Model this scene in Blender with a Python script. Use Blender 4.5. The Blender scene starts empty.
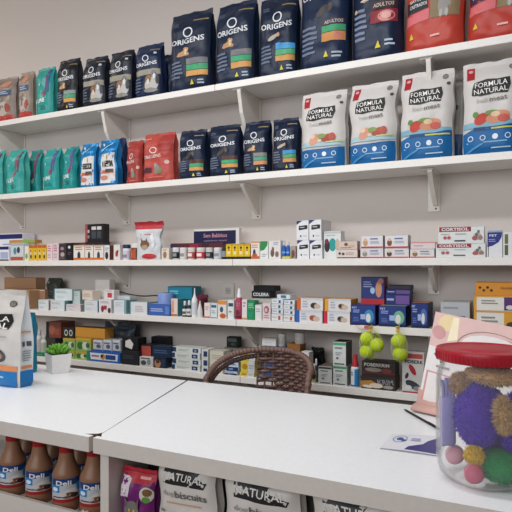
import bpy, math, random
from math import sin, cos, tan, atan, atan2, pi, radians, sqrt
from mathutils import Vector, Matrix, noise

S = bpy.context.scene
COL = S.collection
random.seed(7)

# ------------------------------------------------------------------ camera
H = 1.40                       # eye height
TH = math.atan2(550, 1110)     # the camera is turned to the left of the wall's normal
FPX, HOR = 550.0, 267.0
cam = bpy.data.cameras.new('camera')
cam.sensor_width = 36
cam.lens = FPX / 512 * 36
cam.shift_y = (HOR - 256) / 512
cam.clip_start = 0.02
camo = bpy.data.objects.new('camera', cam)
COL.objects.link(camo)
camo.location = (0, 0, H)
camo.rotation_euler = (pi / 2, 0, TH)
S.camera = camo

# ------------------------------------------------------------------ light
W = bpy.data.worlds.new('world'); S.world = W; W.use_nodes = True
W.node_tree.nodes['Background'].inputs[0].default_value = (0.80, 0.88, 1.0, 1)
W.node_tree.nodes['Background'].inputs[1].default_value = 0.10

def area(name, loc, target, sx, sy, power, col):
    l = bpy.data.lights.new(name, 'AREA'); l.shape = 'RECTANGLE'; l.size = sx; l.size_y = sy
    l.energy = power; l.color = col
    o = bpy.data.objects.new(name, l); COL.objects.link(o); o.location = loc
    o.rotation_euler = (Vector(target) - Vector(loc)).to_track_quat('-Z', 'Y').to_euler()
    return o
area('ceiling_tube_light', (-1.4, 1.22, 3.0), (-1.4, 1.45, 0), 2.6, 0.14, 32, (0.97, 0.98, 1.0))
area('ceiling_tube_light_left', (-4.4, 1.1, 3.42), (-4.2, 1.3, 0), 0.5, 0.3, 24, (1.0, 0.88, 0.76))
area('shop_front_daylight', (-1.4, -2.7, 2.6), (-1.4, 2.5, 1.6), 4.6, 1.5, 112, (0.95, 0.97, 1.0))
S.view_settings.view_transform = 'Standard'
S.view_settings.look = 'None'
S.view_settings.gamma = 1
S.view_settings.exposure = 0.0

# ------------------------------------------------------------------ materials
def lin(h):
    h = h.lstrip('#')
    if len(h) == 3: h = ''.join(c * 2 for c in h)
    r = []
    for i in (0, 2, 4):
        c = int(h[i:i + 2], 16) / 255
        r.append(c / 12.92 if c <= 0.04045 else ((c + 0.055) / 1.055) ** 2.4)
    return (r[0], r[1], r[2], 1)

MC = {}
KIND = {'paper': (0.5, 0.0, 60, 0.06), 'plastic': (0.36, 0.0, 24, 0.15), 'foil': (0.33, 0.45, 30, 0.3),
        'matte': (0.8, 0.0, 80, 0.1), 'wall': (0.85, 0.0, 140, 0.05), 'lam': (0.32, 0.0, 90, 0.02),
        'metal': (0.3, 0.9, 50, 0.02), 'print': (0.42, 0.0, 40, 0.05), 'kraft': (0.85, 0.0, 120, 0.2),
        'fur': (0.95, 0.0, 220, 0.8), 'felt': (0.95, 0, 300, 0.6), 'wick': (0.45, 0, 160, 0.3)}
def mat(col, kind='paper'):
    k = (col, kind)
    if k in MC: return MC[k]
    rough, metal, sc, bump = KIND[kind]
    m = bpy.data.materials.new(kind + '_' + col.strip('#')); m.use_nodes = True
    nt = m.node_tree; b = nt.nodes['Principled BSDF']
    c = lin(col)
    tc = nt.nodes.new('ShaderNodeTexCoord'); n = nt.nodes.new('ShaderNodeTexNoise')
    n.inputs['Scale'].default_value = sc; n.inputs['Detail'].default_value = 3
    nt.links.new(tc.outputs['Object'], n.inputs['Vector'])
    mx = nt.nodes.new('ShaderNodeMix'); mx.data_type = 'RGBA'
    f = {'fur': .45, 'kraft': .14, 'felt': .2, 'wick': .35}.get(kind, .06)
    mx.inputs[6].default_value = tuple(x * (1 - f) for x in c[:3]) + (1,)
    mx.inputs[7].default_value = tuple(min(1, x * (1 + f)) for x in c[:3]) + (1,)
    nt.links.new(n.outputs['Fac'], mx.inputs[0]); nt.links.new(mx.outputs[2], b.inputs['Base Color'])
    b.inputs['Specular IOR Level'].default_value = .3 if kind in ('plastic', 'print', 'paper', 'fur', 'felt') else .5
    b.inputs['Roughness'].default_value = rough; b.inputs['Metallic'].default_value = metal
    bp = nt.nodes.new('ShaderNodeBump'); bp.inputs['Strength'].default_value = bump; bp.inputs['Distance'].default_value = 0.004
    nt.links.new(n.outputs['Fac'], bp.inputs['Height']); nt.links.new(bp.outputs[0], b.inputs['Normal'])
    MC[k] = m
    return m

def clear_mat(name, tint, haze, rough=0.06):
    m = bpy.data.materials.new(name); m.use_nodes = True
    nt = m.node_tree; nt.nodes.clear()
    out = nt.nodes.new('ShaderNodeOutputMaterial')
    t = nt.nodes.new('ShaderNodeBsdfTransparent'); t.inputs[0].default_value = (1, 1, 1, 1)
    d = nt.nodes.new('ShaderNodeBsdfDiffuse'); d.inputs[0].default_value = tint
    g = nt.nodes.new('ShaderNodeBsdfGlossy'); g.inputs['Roughness'].default_value = rough
    m1 = nt.nodes.new('ShaderNodeMixShader'); m2 = nt.nodes.new('ShaderNodeMixShader')
    lw = nt.nodes.new('ShaderNodeLayerWeight'); lw.inputs[0].default_value = 0.10
    m1.inputs[0].default_value = haze
    nt.links.new(t.outputs[0], m1.inputs[1]); nt.links.new(d.outputs[0], m1.inputs[2])
    ml = nt.nodes.new('ShaderNodeMath'); ml.operation = 'MULTIPLY'; ml.inputs[1].default_value = .45
    nt.links.new(lw.outputs['Fresnel'], ml.inputs[0]); nt.links.new(ml.outputs[0], m2.inputs[0])
    nt.links.new(m1.outputs[0], m2.inputs[1]); nt.links.new(g.outputs[0], m2.inputs[2])
    nt.links.new(m2.outputs[0], out.inputs[0])
    return m

# ------------------------------------------------------------------ mesh helpers
class G:
    def __init__(s): s.v = []; s.f = []; s.m = []; s.ms = []
    def mi(s, m):
        if m not in s.ms: s.ms.append(m)
        return s.ms.index(m)
    def add(s, vs, fs, m):
        o = len(s.v); i = s.mi(m)
        s.v += [tuple(p) for p in vs]; s.f += [tuple(a + o for a in f) for f in fs]; s.m += [i] * len(fs)
    def box(s, c, d, m, rz=0, mt=None, mr=None):
        x, y, z = [a / 2 for a in d]; R = Matrix.Rotation(rz, 3, 'Z'); C = Vector(c)
        vs = [C + R @ Vector((i * x, j * y, k * z)) for k in (-1, 1) for j in (-1, 1) for i in (-1, 1)]
        s.add(vs, [(0, 1, 5, 4), (2, 6, 7, 3), (0, 2, 3, 1)], m)
        s.add(vs, [(4, 5, 7, 6)], mt or m)
        s.add(vs, [(1, 3, 7, 5), (0, 4, 6, 2)], mr or m)
    def bbox(s, c, d, m, r=0.004, rz=0):
        """box with chamfered edges"""
        hx, hy, hz = [a / 2 for a in d]; r = min(r, hx * .9, hy * .9, hz * .9)
        R = Matrix.Rotation(rz, 3, 'Z'); C = Vector(c); vs = []
        for z, q in ((-hz, r), (-hz + r, 0), (hz - r, 0), (hz, r)):
            a, b = hx - q, hy - q
            for p in ((-a + r, -b), (a - r, -b), (a, -b + r), (a, b - r), (a - r, b), (-a + r, b), (-a, b - r), (-a, -b + r)):
                vs.append(C + R @ Vector((p[0], p[1], z)))
        fs = [tuple(range(7, -1, -1)), tuple(range(24, 32))]
        for k in range(3):
            for i in range(8):
                j = (i + 1) % 8; fs.append((k * 8 + i, k * 8 + j, k * 8 + 8 + j, k * 8 + 8 + i))
        s.add(vs, fs, m)
    def lathe(s, prof, m, c=(0, 0, 0), n=28, cap=True):
        vs = []; fs = []
        for r, z in prof:
            for i in range(n):
                a = 2 * pi * i / n; vs.append((c[0] + r * cos(a), c[1] + r * sin(a), c[2] + z))
        for k in range(len(prof) - 1):
            for i in range(n):
                j = (i + 1) % n; fs.append((k * n + i, k * n + j, k * n + n + j, k * n + n + i))
        if cap:
            fs.append(tuple(range(n - 1, -1, -1))); fs.append(tuple(range((len(prof) - 1) * n, len(prof) * n)))
        s.add(vs, fs, m)
    def tube(s, pts, r, m, n=8, closed=False):
        pts = [Vector(p) for p in pts]; N = len(pts); vs = []; fs = []; up = Vector((0.13, 0.2, 1)).normalized()
        for i, p in enumerate(pts):
            a = pts[(i - 1) % N] if (closed or i) else p
            b = pts[(i + 1) % N] if (closed or i < N - 1) else p
            t = (b - a).normalized(); x = t.cross(up)
            if x.length < .05: x = t.cross(Vector((1, 0, 0)))
            x.normalize(); y = x.cross(t)
            rr = r(i / max(1, N - 1)) if callable(r) else r
            for k in range(n):
                q = 2 * pi * k / n; vs.append(p + x * (rr * cos(q)) + y * (rr * sin(q)))
        for i in range(N if closed else N - 1):
            for k in range(n):
                j = (k + 1) % n; i2 = (i + 1) % N
                fs.append((i * n + k, i * n + j, i2 * n + j, i2 * n + k))
        if not closed:
            fs.append(tuple(range(n - 1, -1, -1))); fs.append(tuple((N - 1) * n + k for k in range(n)))
        s.add(vs, fs, m)
    def sphere(s, c, r, m, nu=16, nv=10, f=None):
        vs = []; fs = []; C = Vector(c)
        rx, ry, rz = (r, r, r) if not isinstance(r, tuple) else r
        for j in range(nv + 1):
            for i in range(nu):
                a = 2 * pi * i / nu; b = pi * j / nv
                d = Vector((cos(a) * sin(b), sin(a) * sin(b), -cos(b)))
                q = f(d) if f else 1
                vs.append(C + Vector((d.x * rx * q, d.y * ry * q, d.z * rz * q)))
        for j in range(nv):
            for i in range(nu):
                k = (i + 1) % nu; fs.append((j * nu + i, j * nu + k, j * nu + nu + k, j * nu + nu + i))
        s.add(vs, fs, m)
    def build(s, name, parent=None, loc=None, rz=0, smooth=None):
        me = bpy.data.meshes.new(name); me.from_pydata(s.v, [], s.f)
        for m in s.ms: me.materials.append(m)
        me.polygons.foreach_set('material_index', s.m)
        me.validate(); me.update()
        if smooth:
            me.polygons.foreach_set('use_smooth', [True] * len(me.polygons))
            me.set_sharp_from_angle(angle=radians(smooth))
        o = bpy.data.objects.new(name, me); COL.objects.link(o)
        if parent: o.parent = parent
        if loc is not None: o.location = loc
        o.rotation_euler[2] = rz
        return o

USED = {}
def tag(o, label, cat, group=None):
    o['label'] = label; o['category'] = cat
    if group: o['group'] = group
    USED.setdefault(label, []).append(o.name)
    return o
def thing(name, label, cat, loc=(0, 0, 0), rz=0, group=None):
    o = bpy.data.objects.new(name, None); COL.objects.link(o); o.empty_display_size = .05
    o.location = loc; o.rotation_euler[2] = rz
    return tag(o, label, cat, group)
def struct(o): o['kind'] = 'structure'; return o

# ------------------------------------------------------------------ printing
TC = {}
def text_mesh(t, bold=0.02):
    if (t, bold) in TC: return TC[(t, bold)]
    c = bpy.data.curves.new('tmp_text', 'FONT'); c.body = t; c.resolution_u = 2; c.offset = bold
    o = bpy.data.objects.new('tmp_text', c); COL.objects.link(o)
    bpy.context.view_layer.update()
    me = o.to_mesh()
    vs = [(v.co.x, v.co.y) for v in me.vertices]; fs = [tuple(p.vertices) for p in me.polygons]
    o.to_mesh_clear(); bpy.data.objects.remove(o); bpy.data.curves.remove(c)
    xs = [v[0] for v in vs]; ys = [v[1] for v in vs]
    x0, x1, y0, y1 = min(xs), max(xs), min(ys), max(ys)
    vs = [((x - x0) / (x1 - x0) - .5, (y - y0) / (y1 - y0) - .5) for x, y in vs]
    TC[(t, bold)] = (vs, fs); return TC[(t, bold)]

def decals(g, F, specs, curved=False, kind='print', k0=0.0007, dk=0.0003):
    for i, d in enumerate(specs):
        k = k0 + dk * i; t = d[0]
        if t == 'r':
            _, x0, y0, x1, y1, c = d[:6]; m = mat(c, d[6] if len(d) > 6 else kind)
            n = 14 if curved else 1
            vs = [F(x0 + (x1 - x0) * a / n, y0 + (y1 - y0) * b / n, k) for b in range(n + 1) for a in range(n + 1)]
            g.add(vs, [(b * (n + 1) + a, b * (n + 1) + a + 1, (b + 1) * (n + 1) + a + 1, (b + 1) * (n + 1) + a) for b in range(n) for a in range(n)], m)
        elif t == 'e':
            _, cx, cy, rx, ry, c = d[:6]; rot = d[6] if len(d) > 6 else 0; m = mat(c, kind)
            n = 16; vs = [F(cx, cy, k)]; fs = []
            for q in (.5, 1):
                for a in range(n):
                    x, y = rx * q * cos(2 * pi * a / n), ry * q * sin(2 * pi * a / n)
                    vs.append(F(cx + x * cos(rot) - y * sin(rot), cy + x * sin(rot) + y * cos(rot), k))
            for a in range(n):
                b = (a + 1) % n; fs += [(0, 1 + a, 1 + b), (1 + a, 1 + n + a, 1 + n + b, 1 + b)]
            g.add(vs, fs, m)
        elif t == 'o':
            _, cx, cy, rx, ry, wd, c = d; m = mat(c, kind); n = 24; vs = []; fs = []
            for a in range(n):
                for q in (1 - wd, 1): vs.append(F(cx + rx * q * cos(2 * pi * a / n), cy + ry * q * sin(2 * pi * a / n), k))
            for a in range(n):
                b = (a + 1) % n; fs.append((2 * a, 2 * a + 1, 2 * b + 1, 2 * b))
            g.add(vs, fs, m)
        elif t == 'g':
            _, pts, c = d; m = mat(c, kind)
            if curved:
                pts = [(p[0] + (q[0] - p[0]) * w_ / nn, p[1] + (q[1] - p[1]) * w_ / nn) for p, q in zip(pts, pts[1:] + pts[:1]) for nn in [max(1, int(math.hypot(q[0] - p[0], q[1] - p[1]) / .09))] for w_ in range(nn)]
            n = len(pts); cx = sum(p[0] for p in pts) / n; cy = sum(p[1] for p in pts) / n
            vs = [F(cx, cy, k)] + [F(cx + (p[0] - cx) * q, cy + (p[1] - cy) * q, k) for q in (.2, .4, .6, .8, 1) for p in pts]; fs = []
            for a in range(n):
                b = (a + 1) % n; fs.append((0, 1 + a, 1 + b))
                for q in range(4): fs.append((1 + q * n + a, 1 + q * n + n + a, 1 + q * n + n + b, 1 + q * n + b))
            g.add(vs, fs, m)
        elif t == 'l':          # lines of print too small to read
            _, x0, y0, x1, y1, n, c = d; m = mat(c, kind); rr = random.Random(int(x0 * 100 + n))
            for q in range(n):
                yy = y1 - (y1 - y0) * (q + .2) / n; h = (y1 - y0) / n * .5; xe = x0 + (x1 - x0) * rr.uniform(.7, 1)
                g.add([F(x0, yy - h, k), F((x0 + xe) / 2, yy - h, k), F(xe, yy - h, k), F(xe, yy, k), F((x0 + xe) / 2, yy, k), F(x0, yy, k)],
                      [(0, 1, 4, 5), (1, 2, 3, 4)], m)
        elif t == 't':
            _, s, cx, cy, w, h, c = d[:7]; k += .0012 if curved else 0; rot = d[7] if len(d) > 7 else 0; arc = d[8] if len(d) > 8 else 0
            bold = d[9] if len(d) > 9 else .02
            vs, fs = text_mesh(s, bold); m = mat(c, kind); o = []
            for x, y in vs:
                X = x * w; Y = y * h - arc * (2 * x) ** 2
                o.append(F(cx + X * cos(rot) - Y * sin(rot), cy + X * sin(rot) + Y * cos(rot), k))
            g.add(o, fs, m)

# ------------------------------------------------------------------ where things stand
YF, YW = 2.50, 2.75          # front edge of the shelves, and the wall
def ray(px):
    r = (px - 256) / FPX
    return (cos(TH) * r - sin(TH)), (cos(TH) + sin(TH) * r)
def X(px, Y): a, b = ray(px); return Y * a / b
def Z(px, py, Y): return H - (py - HOR) / FPX * Y / ray(px)[1]
def P(px, py, Y): return Vector((X(px, Y), Y, Z(px, py, Y)))
def shelf_z(py): return H + (HOR - py) / FPX * YF / cos(TH)
SZ = {1: shelf_z(77.3), 2: shelf_z(172.6), 3: shelf_z(259), 4: shelf_z(320.5), 5: shelf_z(378)}
CT = H - 0.48                # worktop height
CF, CB = 1.182, 1.954        # worktop front and back

# ------------------------------------------------------------------ the room
def wall_material(name, col):
    return mat(col, 'wall')
WALLC = '#d3cac4'
g = G(); g.box((-1.2, YW + .06, 1.75), (8.6, .12, 3.5), mat(WALLC, 'wall')); struct(g.build('wall_back'))
g = G(); g.box((-5.56, -0.1, 1.75), (.12, 5.8, 3.5), mat(WALLC, 'wall')); struct(g.build('wall_left'))
g = G(); g.box((3.16, -0.1, 1.75), (.12, 5.8, 3.5), mat(WALLC, 'wall')); struct(g.build('wall_right'))
g = G(); g.box((-1.2, -0.1, 3.56), (8.8, 6.0, .12), mat('#e6e3de', 'wall')); struct(g.build('ceiling'))
fm = mat('#5a4d45', 'lam')
g = G(); g.box((-1.2, -0.1, -.06), (8.8, 6.0, .12), fm)
for i in range(15):
    g.box((-5.5 + i * .6, -.1, .0005), (.006, 5.7, .001), mat('#3b322d', 'matte'))
for i in range(10):
    g.box((-1.2, -2.9 + i * .6, .0005), (8.6, .006, .001), mat('#3b322d', 'matte'))
struct(g.build('floor'))

# ------------------------------------------------------------------ wall shelves
BX = [X(23, YW), X(127, YW), X(257, YW), X(434, YW), .52]
shelf_m = mat('#e9e5df', 'lam'); brk_m = mat('#ded8d0', 'lam')
TK = .034
def bracket(par, x, top, h, d, off):
    g = G(); t = .020; fu = 1 if h > .25 else 0
    g.bbox((x, YW - .004, top - h / 2), (.056, .008, h), brk_m, .002)            # wall flange
    g.bbox((x, YW - d / 2, top - .004), (.056, d, .008), brk_m, .002)            # shelf flange
    vs = []
    pr = [(YW - .008, top - .008), (YW - d, top - .008), (YW - d, top - .018), (YW - d * (.88 if fu else .80), top - h * (.42 if fu else .30)), (YW - d * (.62 if fu else .45), top - h * (.74 if fu else .62)), (YW - .03, top - h * .84), (YW - .008, top - h * .86)]
    for q in (-1, 1):
        for y, z in pr: vs.append((x + q * t / 2 + .010, y, z))
    n = len(pr); fs = [tuple(range(n)), tuple(range(2 * n - 1, n - 1, -1))] + [(i, i + n, (i + 1) % n + n, (i + 1) % n) for i in range(n)]
    g.add(vs, fs, brk_m)
    o = g.build('bracket', par); o.location = off
    g = G(); g.lathe([(.0045, 0), (.0045, .003), (.002, .0035)], mat('#4a413c', 'metal'), (0, 0, 0), 10)
    g.v = [(x + .010 + a, YW - .008 - c, top - h + .014 + b) for a, b, c in g.v]
    g.build('screw', o)
    return o
BH = {1: (.29, .235), 2: (.180, .20), 3: (.140, .17), 4: (.145, .17), 5: (.145, .17)}
seams = {1: 214.7, 2: 229.4, 3: 232.5, 4: 236, 5: 240}
ordn = {1: 'topmost', 2: 'second from top', 3: 'middle', 4: 'fourth from top', 5: 'lowest'}
for n in range(1, 6):
    xs = X(seams[n], YF); z = SZ[n]
    for a, b, side in ((-4.6, xs - .0012, 'left'), (xs + .0012, 1.2, 'right')):
        t = thing('wall_shelf', f'white laminated wall shelf, {side} board of the {ordn[n]} tier', 'shelf', ((a + b) / 2, YW, z), 0, 'white wall shelves')
        g = G(); g.bbox((0, -(YW - YF) / 2, -TK / 2), (b - a, YW - YF, TK), shelf_m, .0015)
        g.build('shelf_board', t)
        for x in BX + [-4.1]:
            if a < x < b:
                bracket(t, x, z - TK, BH[n][0], BH[n][1], (-(a + b) / 2, -YW, -z))

# ------------------------------------------------------------------ builders of stock
REF = {}
def place(x0, x1, ytop, Yf, zb):
    X0, X1 = X(x0, Yf), X(x1, Yf); xm = (x0 + x1) / 2
    return (X0 + X1) / 2, abs(X1 - X0), Z(xm, ytop, Yf) - zb

def base(sh, on):
    return REF[on][2] + .0004 if on else (SZ[sh] + .0003 if isinstance(sh, int) else sh)

def carton(name, cat, x0, x1, yt, sh, d, col, art, label, dy=.025, on=None, key=None, side=None, top=None, rz=0,
           group=None, kind='paper', sideart=None, topart=None, shrink=.985, yf=YF):
    Yf = yf + dy; zb = base(sh, on); cx, w, h = place(x0, x1, yt, Yf, zb); w *= shrink
    if h < .012: h = .012
    g = G(); m = mat(col, kind); ms = mat(side or col, kind); mt = mat(top or side or col, kind)
    r = .0012
    g.bbox((0, d / 2, h / 2), (w, d, h), m, r)
    def Ff(u, v, k): return Vector(((u - .5) * w, -k, v * h))
    def Ft(u, v, k): return Vector(((u - .5) * w, v * d, h + k))
    def Fr(u, v, k): return Vector((w / 2 + k, u * d, v * h))
    def Fl(u, v, k): return Vector((-w / 2 - k, (1 - u) * d, v * h))
    i = .012
    if top or side: decals(g, Ft, [('r', i, i, 1 - i, 1 - i, top or side, kind)], k0=.0003)
    if side: decals(g, Fr, [('r', i, i, 1 - i, 1 - i, side, kind)], k0=.0003); decals(g, Fl, [('r', i, i, 1 - i, 1 - i, side, kind)], k0=.0003)
    decals(g, Ff, art, k0=.0004, dk=.00025)
    if sideart: decals(g, Fr, sideart, k0=.0006)
    if topart: decals(g, Ft, topart, k0=.0006)
    # the closing flap's fold line along the top edge
    g.box((0, .0006, h - .0016), (w * .96, .0012, .0006), ms)
    o = g.build(name, None, (cx, Yf, zb), radians(rz))
    tag(o, label, cat, group)
    if key: REF[key] = (cx, Yf, zb + h, w, h)
    return o

def sstep(a, b, x):
    t = max(0, min(1, (x - a) / (b - a))); return t * t * (3 - 2 * t)

def pouch(name, cat, x0, x1, yt, sh, d, col, art, label, dy=.02, rz=0, seed=0, wr=.006, flat=.74, top='#', e=.46, flare=0.0,
          sealh=.055, kind='plastic', group=None, side=None, yf=YF, on=None, key=None, waist=.02, tilt=0, fold=0, sealcol=None, bulge=1.0, sideart=None):
    Yf = yf + dy; zb = base(sh, on); cx, w, h = place(x0, x1, yt, Yf, zb)
    xa, xb = X(x0, Yf + d / 2 * (1 - e)), X(x1, Yf + d / 2 * (1 + e * .35)); cx, w = (xa + xb) / 2, (xb - xa) * 1.0
    t = thing(name, label, cat, (cx, Yf + d / 2, zb), radians(rz), group)
    sd = Vector((seed * 3.1, seed * 1.7, seed * .9))
    def hw(v): return w / 2 * (1 - waist * sin(pi * min(1, v * 1.1)) + flare * sstep(.5, 1, v) - .03 * (1 - sstep(0, .05, v)))
    def hd(v): return d / 2 * (.86 + .14 * sstep(0, .06, v)) * (1 - .86 * sstep(flat, 1.0, v)) + .001
    def Fr(u, v, k, s=1):
        q = 2 * u - 1; a = min(1, abs(q))
        b = e + (1 - e) * (1 - a ** 5) * bulge
        n = noise.noise(Vector((u * 3.2, v * 5.5, s * 2)) + sd) * wr + abs(noise.noise(Vector((u * 7 + v * 3, v * 9 - u * 4, 5 * s)) + sd)) * wr * .8
        n *= sstep(0, .05, v) * (1 - .6 * sstep(.85, 1, v)) * (1 - a ** 8)
        y = -s * (hd(v) * b + n * 1.0 * (1 if s > 0 else .6)) - s * k
        zz = v * h * (1 + 0)
        sk = noise.noise(Vector((0, v * 4, 9)) + sd) * .012 * sstep(.1, .6, v)
        return Vector((q * hw(v) + sk, y + tilt * v * v * h, zz))
    NU, NV = 20, 30; m = mat(col, kind); ms = mat(side or col, kind)
    vt = 1 - sealh
    g = G(); vs = []; fs = []
    for s in (1, -1):
        for j in range(NV + 1):
            for i in range(NU + 1): vs.append(Fr(i / NU, vt * j / NV, 0, s))
    vs0 = list(vs)
    K = (NU + 1) * (NV + 1)
    for s, o in ((1, 0), (-1, K)):
        for j in range(NV):
            for i in range(NU):
                a = o + j * (NU + 1) + i; q = (a, a + 1, a + NU + 2, a + NU + 1)
                fs.append(q if s > 0 else q[::-1])
    g.add(vs, fs, m)
    # gusseted sides, bottom and top closure
    for u, sg in ((0, 1), (1, -1)):
        sv = []
        for j in range(NV + 1):
            v = vt * j / NV; A = Fr(u, v, 0, 1); B = Fr(u, v, 0, -1); M = (A + B) / 2
            M.x += sg * min(.35 * abs(A.y - B.y), .022) * sstep(.0, .6, v)
            sv += [A, M, B]
        f2 = []
        for j in range(NV):
            for c in (0, 1):
                a = j * 3 + c; q = (a, a + 3, a + 4, a + 1); f2.append(q if sg > 0 else q[::-1])
        g.add(sv, f2, ms)
    for v in (0, vt):
        bv = [Fr(i / NU, v, 0, 1) for i in range(NU + 1)] + [Fr(i / NU, v, 0, -1) for i in range(NU + 1)]
        g.add(bv, [(i, i + 1, NU + 2 + i, NU + 1 + i)[::(1 if v else -1)] for i in range(NU)], m)
    def Fd(u, v, k):
        a = max(0, min(.9999, u)) * NU; b = max(0, min(.9999, v / vt)) * NV; i, j = int(a), int(b); a -= i; b -= j
        q = j * (NU + 1) + i; p = (vs0[q] * (1 - a) + vs0[q + 1] * a) * (1 - b) + (vs0[q + NU + 1] * (1 - a) + vs0[q + NU + 2] * a) * b
        return Vector((p.x, p.y - k, p.z))
    decals(g, Fd, art, curved=True, k0=.0010, dk=.0004)
    if sideart:
        def Fs(u, v, k):
            A = Fr(1, v, 0, 1); B = Fr(1, v, 0, -1); p = A.lerp(B, u)
            return Vector((p.x + .001 + k - (1 - abs(2 * u - 1)) * min(.35 * abs(A.y - B.y), .022) * sstep(0, .6, v), p.y, p.z))
        decals(g, Fs, sideart, curved=True, k0=.0015, dk=.0004)
    g.build('bag_body', t, smooth=50)
    # sealed strip along the top
    g = G(); vs = []; fs = []; R = 8
    for s in (1, -1):
        for j in range(R + 1):
            for i in range(NU + 1):
                v = vt + sealh * j / R; p = Fr(i / NU, vt if j == 0 else v, 0, s)
                th = .0022 + .0005 * (j % 2)
                p.y = Fr(i / NU, vt, 0, 1).y * .7 + Fr(i / NU, vt, 0, -1).y * .3 - s * th + .006 * noise.noise(Vector((i * .25, j * .05, seed))) * (j / R) - fold * (j / R) ** 2
                p.z += .006 * noise.noise(Vector((i * .22, 3, seed))) * (j / R)
                vs.append(p)
    K = (NU + 1) * (R + 1)
    for s, o in ((1, 0), (-1, K)):
        for j in range(R):
            for i in range(NU):
                a = o + j * (NU + 1) + i; q = (a, a + 1, a + NU + 2, a + NU + 1)
                fs.append(q if s > 0 else q[::-1])
    for i in range(NU):
        fs.append((R * (NU + 1) + i, R * (NU + 1) + i + 1, K + R * (NU + 1) + i + 1, K + R * (NU + 1) + i))
        fs.append((i + 1, i, K + i, K + i + 1))
    for j in range(R):
        for i in (0, NU):
            a = j * (NU + 1) + i; q = (a, a + NU + 1, K + a + NU + 1, K + a); fs.append(q if i else q[::-1])
    g.add(vs, fs, mat(sealcol or col, kind))
    g.build('top_seal', t, smooth=60)
    if key: REF[key] = (cx, Yf, zb + h, w, h)
    return t

def bottle(name, cat, x0, x1, yt, sh, col, capcol, label, prof=None, cap=.22, labelart=None, labelcol='#e8e6e2', dy=.03,
           group=None, kind='plastic', on=None, key=None, caprof=None, lab=(.12, .62), yf=YF):
    Yf = yf + dy; zb = base(sh, on); cx, w, h = place(x0, x1, yt, Yf, zb); r = w / 2 * .97
    t = thing(name, label, cat, (cx, Yf + r, zb), 0, group)
    prof = prof or [(.93, 0), (1, .03), (1, .66), (.9, .72), (.55, .78)]
    zc = 1 - cap; top = prof[-1][1]
    g = G(); g.lathe([(a * r, b * h) for a, b in prof] + [(prof[-1][0] * r * .9, min(top, zc) * h + .002)], mat(col, kind), n=20); g.build('bottle_body', t, smooth=40)
    caprof = caprof or [(.62, 0), (.64, .1), (.64, .92), (.58, 1)]
    g = G(); g.lathe([(a * r, (top + (1 - top) * b) * h) for a, b in caprof], mat(capcol, 'plastic'), n=20); g.build('cap', t, smooth=40)
    if labelcol:
        g = G(); rl = r * 1.012 + .0004; a0, a1 = lab
        g.lathe([(rl, a0 * h), (rl, a1 * h)], mat(labelcol, 'print'), n=28, cap=False)
        def F(u, v, k):
            a = -pi / 2 + (u - .5) * 2.4; return Vector(((rl + k) * cos(a), (rl + k) * sin(a), (a0 + (a1 - a0) * v) * h))
        if labelart: decals(g, F, labelart, curved=True)
        g.build('wrap_label', t, smooth=40)
    if key: REF[key] = (cx, Yf, zb + h, w, h)
    return t

# ------------------------------------------------------------------ print designs
def art_origens(kind='dog', stripes=('#77777a', '#3f9f6e', '#cf9a57'), body=True, sub=None, x=(.50, .97)):
    a = [('r', .62, .855, .96, .875, '#a08a62'), ('l', .1, .79, .3, .86, 2, '#5d6a7e'),
         ('o', .52, .705, .13, .062, .25, '#e4e6ea'), ('t', 'ORIGENS', .5, .595, .82, .066, '#e4e6ea', .02, -.012)]
    if kind == 'pets':
        a += [('r', 0.02, .40, .98, .50, '#9a9484'), ('e', .60, .22, .13, .12, '#bdb5aa'), ('e', .82, .26, .13, .15, '#b9b8b6'), ('e', .60, .32, .12, .075, '#8f6a4c'), ('e', .60, .27, .05, .05, '#d9d3ca'), ('e', .80, .40, .11, .07, '#7b7a7c'), ('e', .81, .36, .05, .05, '#dcdad6'), ('e', .56, .31, .015, .012, '#222'), ('e', .65, .31, .015, .012, '#222'), ('e', .77, .40, .015, .012, '#222'), ('e', .86, .40, .015, .012, '#222'), ('e', .92, .3, .05, .08, '#4b4a4d'), ('e', .70, .11, .24, .04, '#8a8680'),
              ('l', .08, .08, .35, .36, 5, '#56647c'), ('r', .85, .76, .93, .80, '#c9ccd0')]
        return a
    if kind == 'cat': a += [('e', .42, .46, .15, .03, '#b9ada0', .2), ('e', .56, .485, .04, .03, '#c8a277')]
    elif kind == 'dark': a += [('e', .45, .46, .13, .045, '#4a4038', .4), ('e', .62, .49, .05, .05, '#5b4d42')]
    else: a += [('g', [(.24, .425), (.30, .415), (.56, .418), (.57, .44), (.53, .46), (.55, .50), (.52, .52), (.50, .515), (.46, .525), (.42, .515), (.43, .49), (.38, .475), (.30, .465)], '#c09468'), ('e', .485, .485, .03, .014, '#dcc9ae'), ('e', .48, .45, .025, .02, '#dcc9ae')]
    y = .375; hh = .075
    for c in stripes:
        a.append(('r', x[0], y - hh * .92, x[1], y, c)); y -= hh
    a += [('l', .08, .14, .42, .37, 5, '#66738a'), ('g', [(.60, .05), (.70, .05), (.65, .11)], '#d6c73d'), ('l', .78, .04, .94, .11, 2, '#a8b3c6')]
    if sub: a.append(('t', sub, .74, .345, .34, .03, '#d9d9d9'))
    return a

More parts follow.
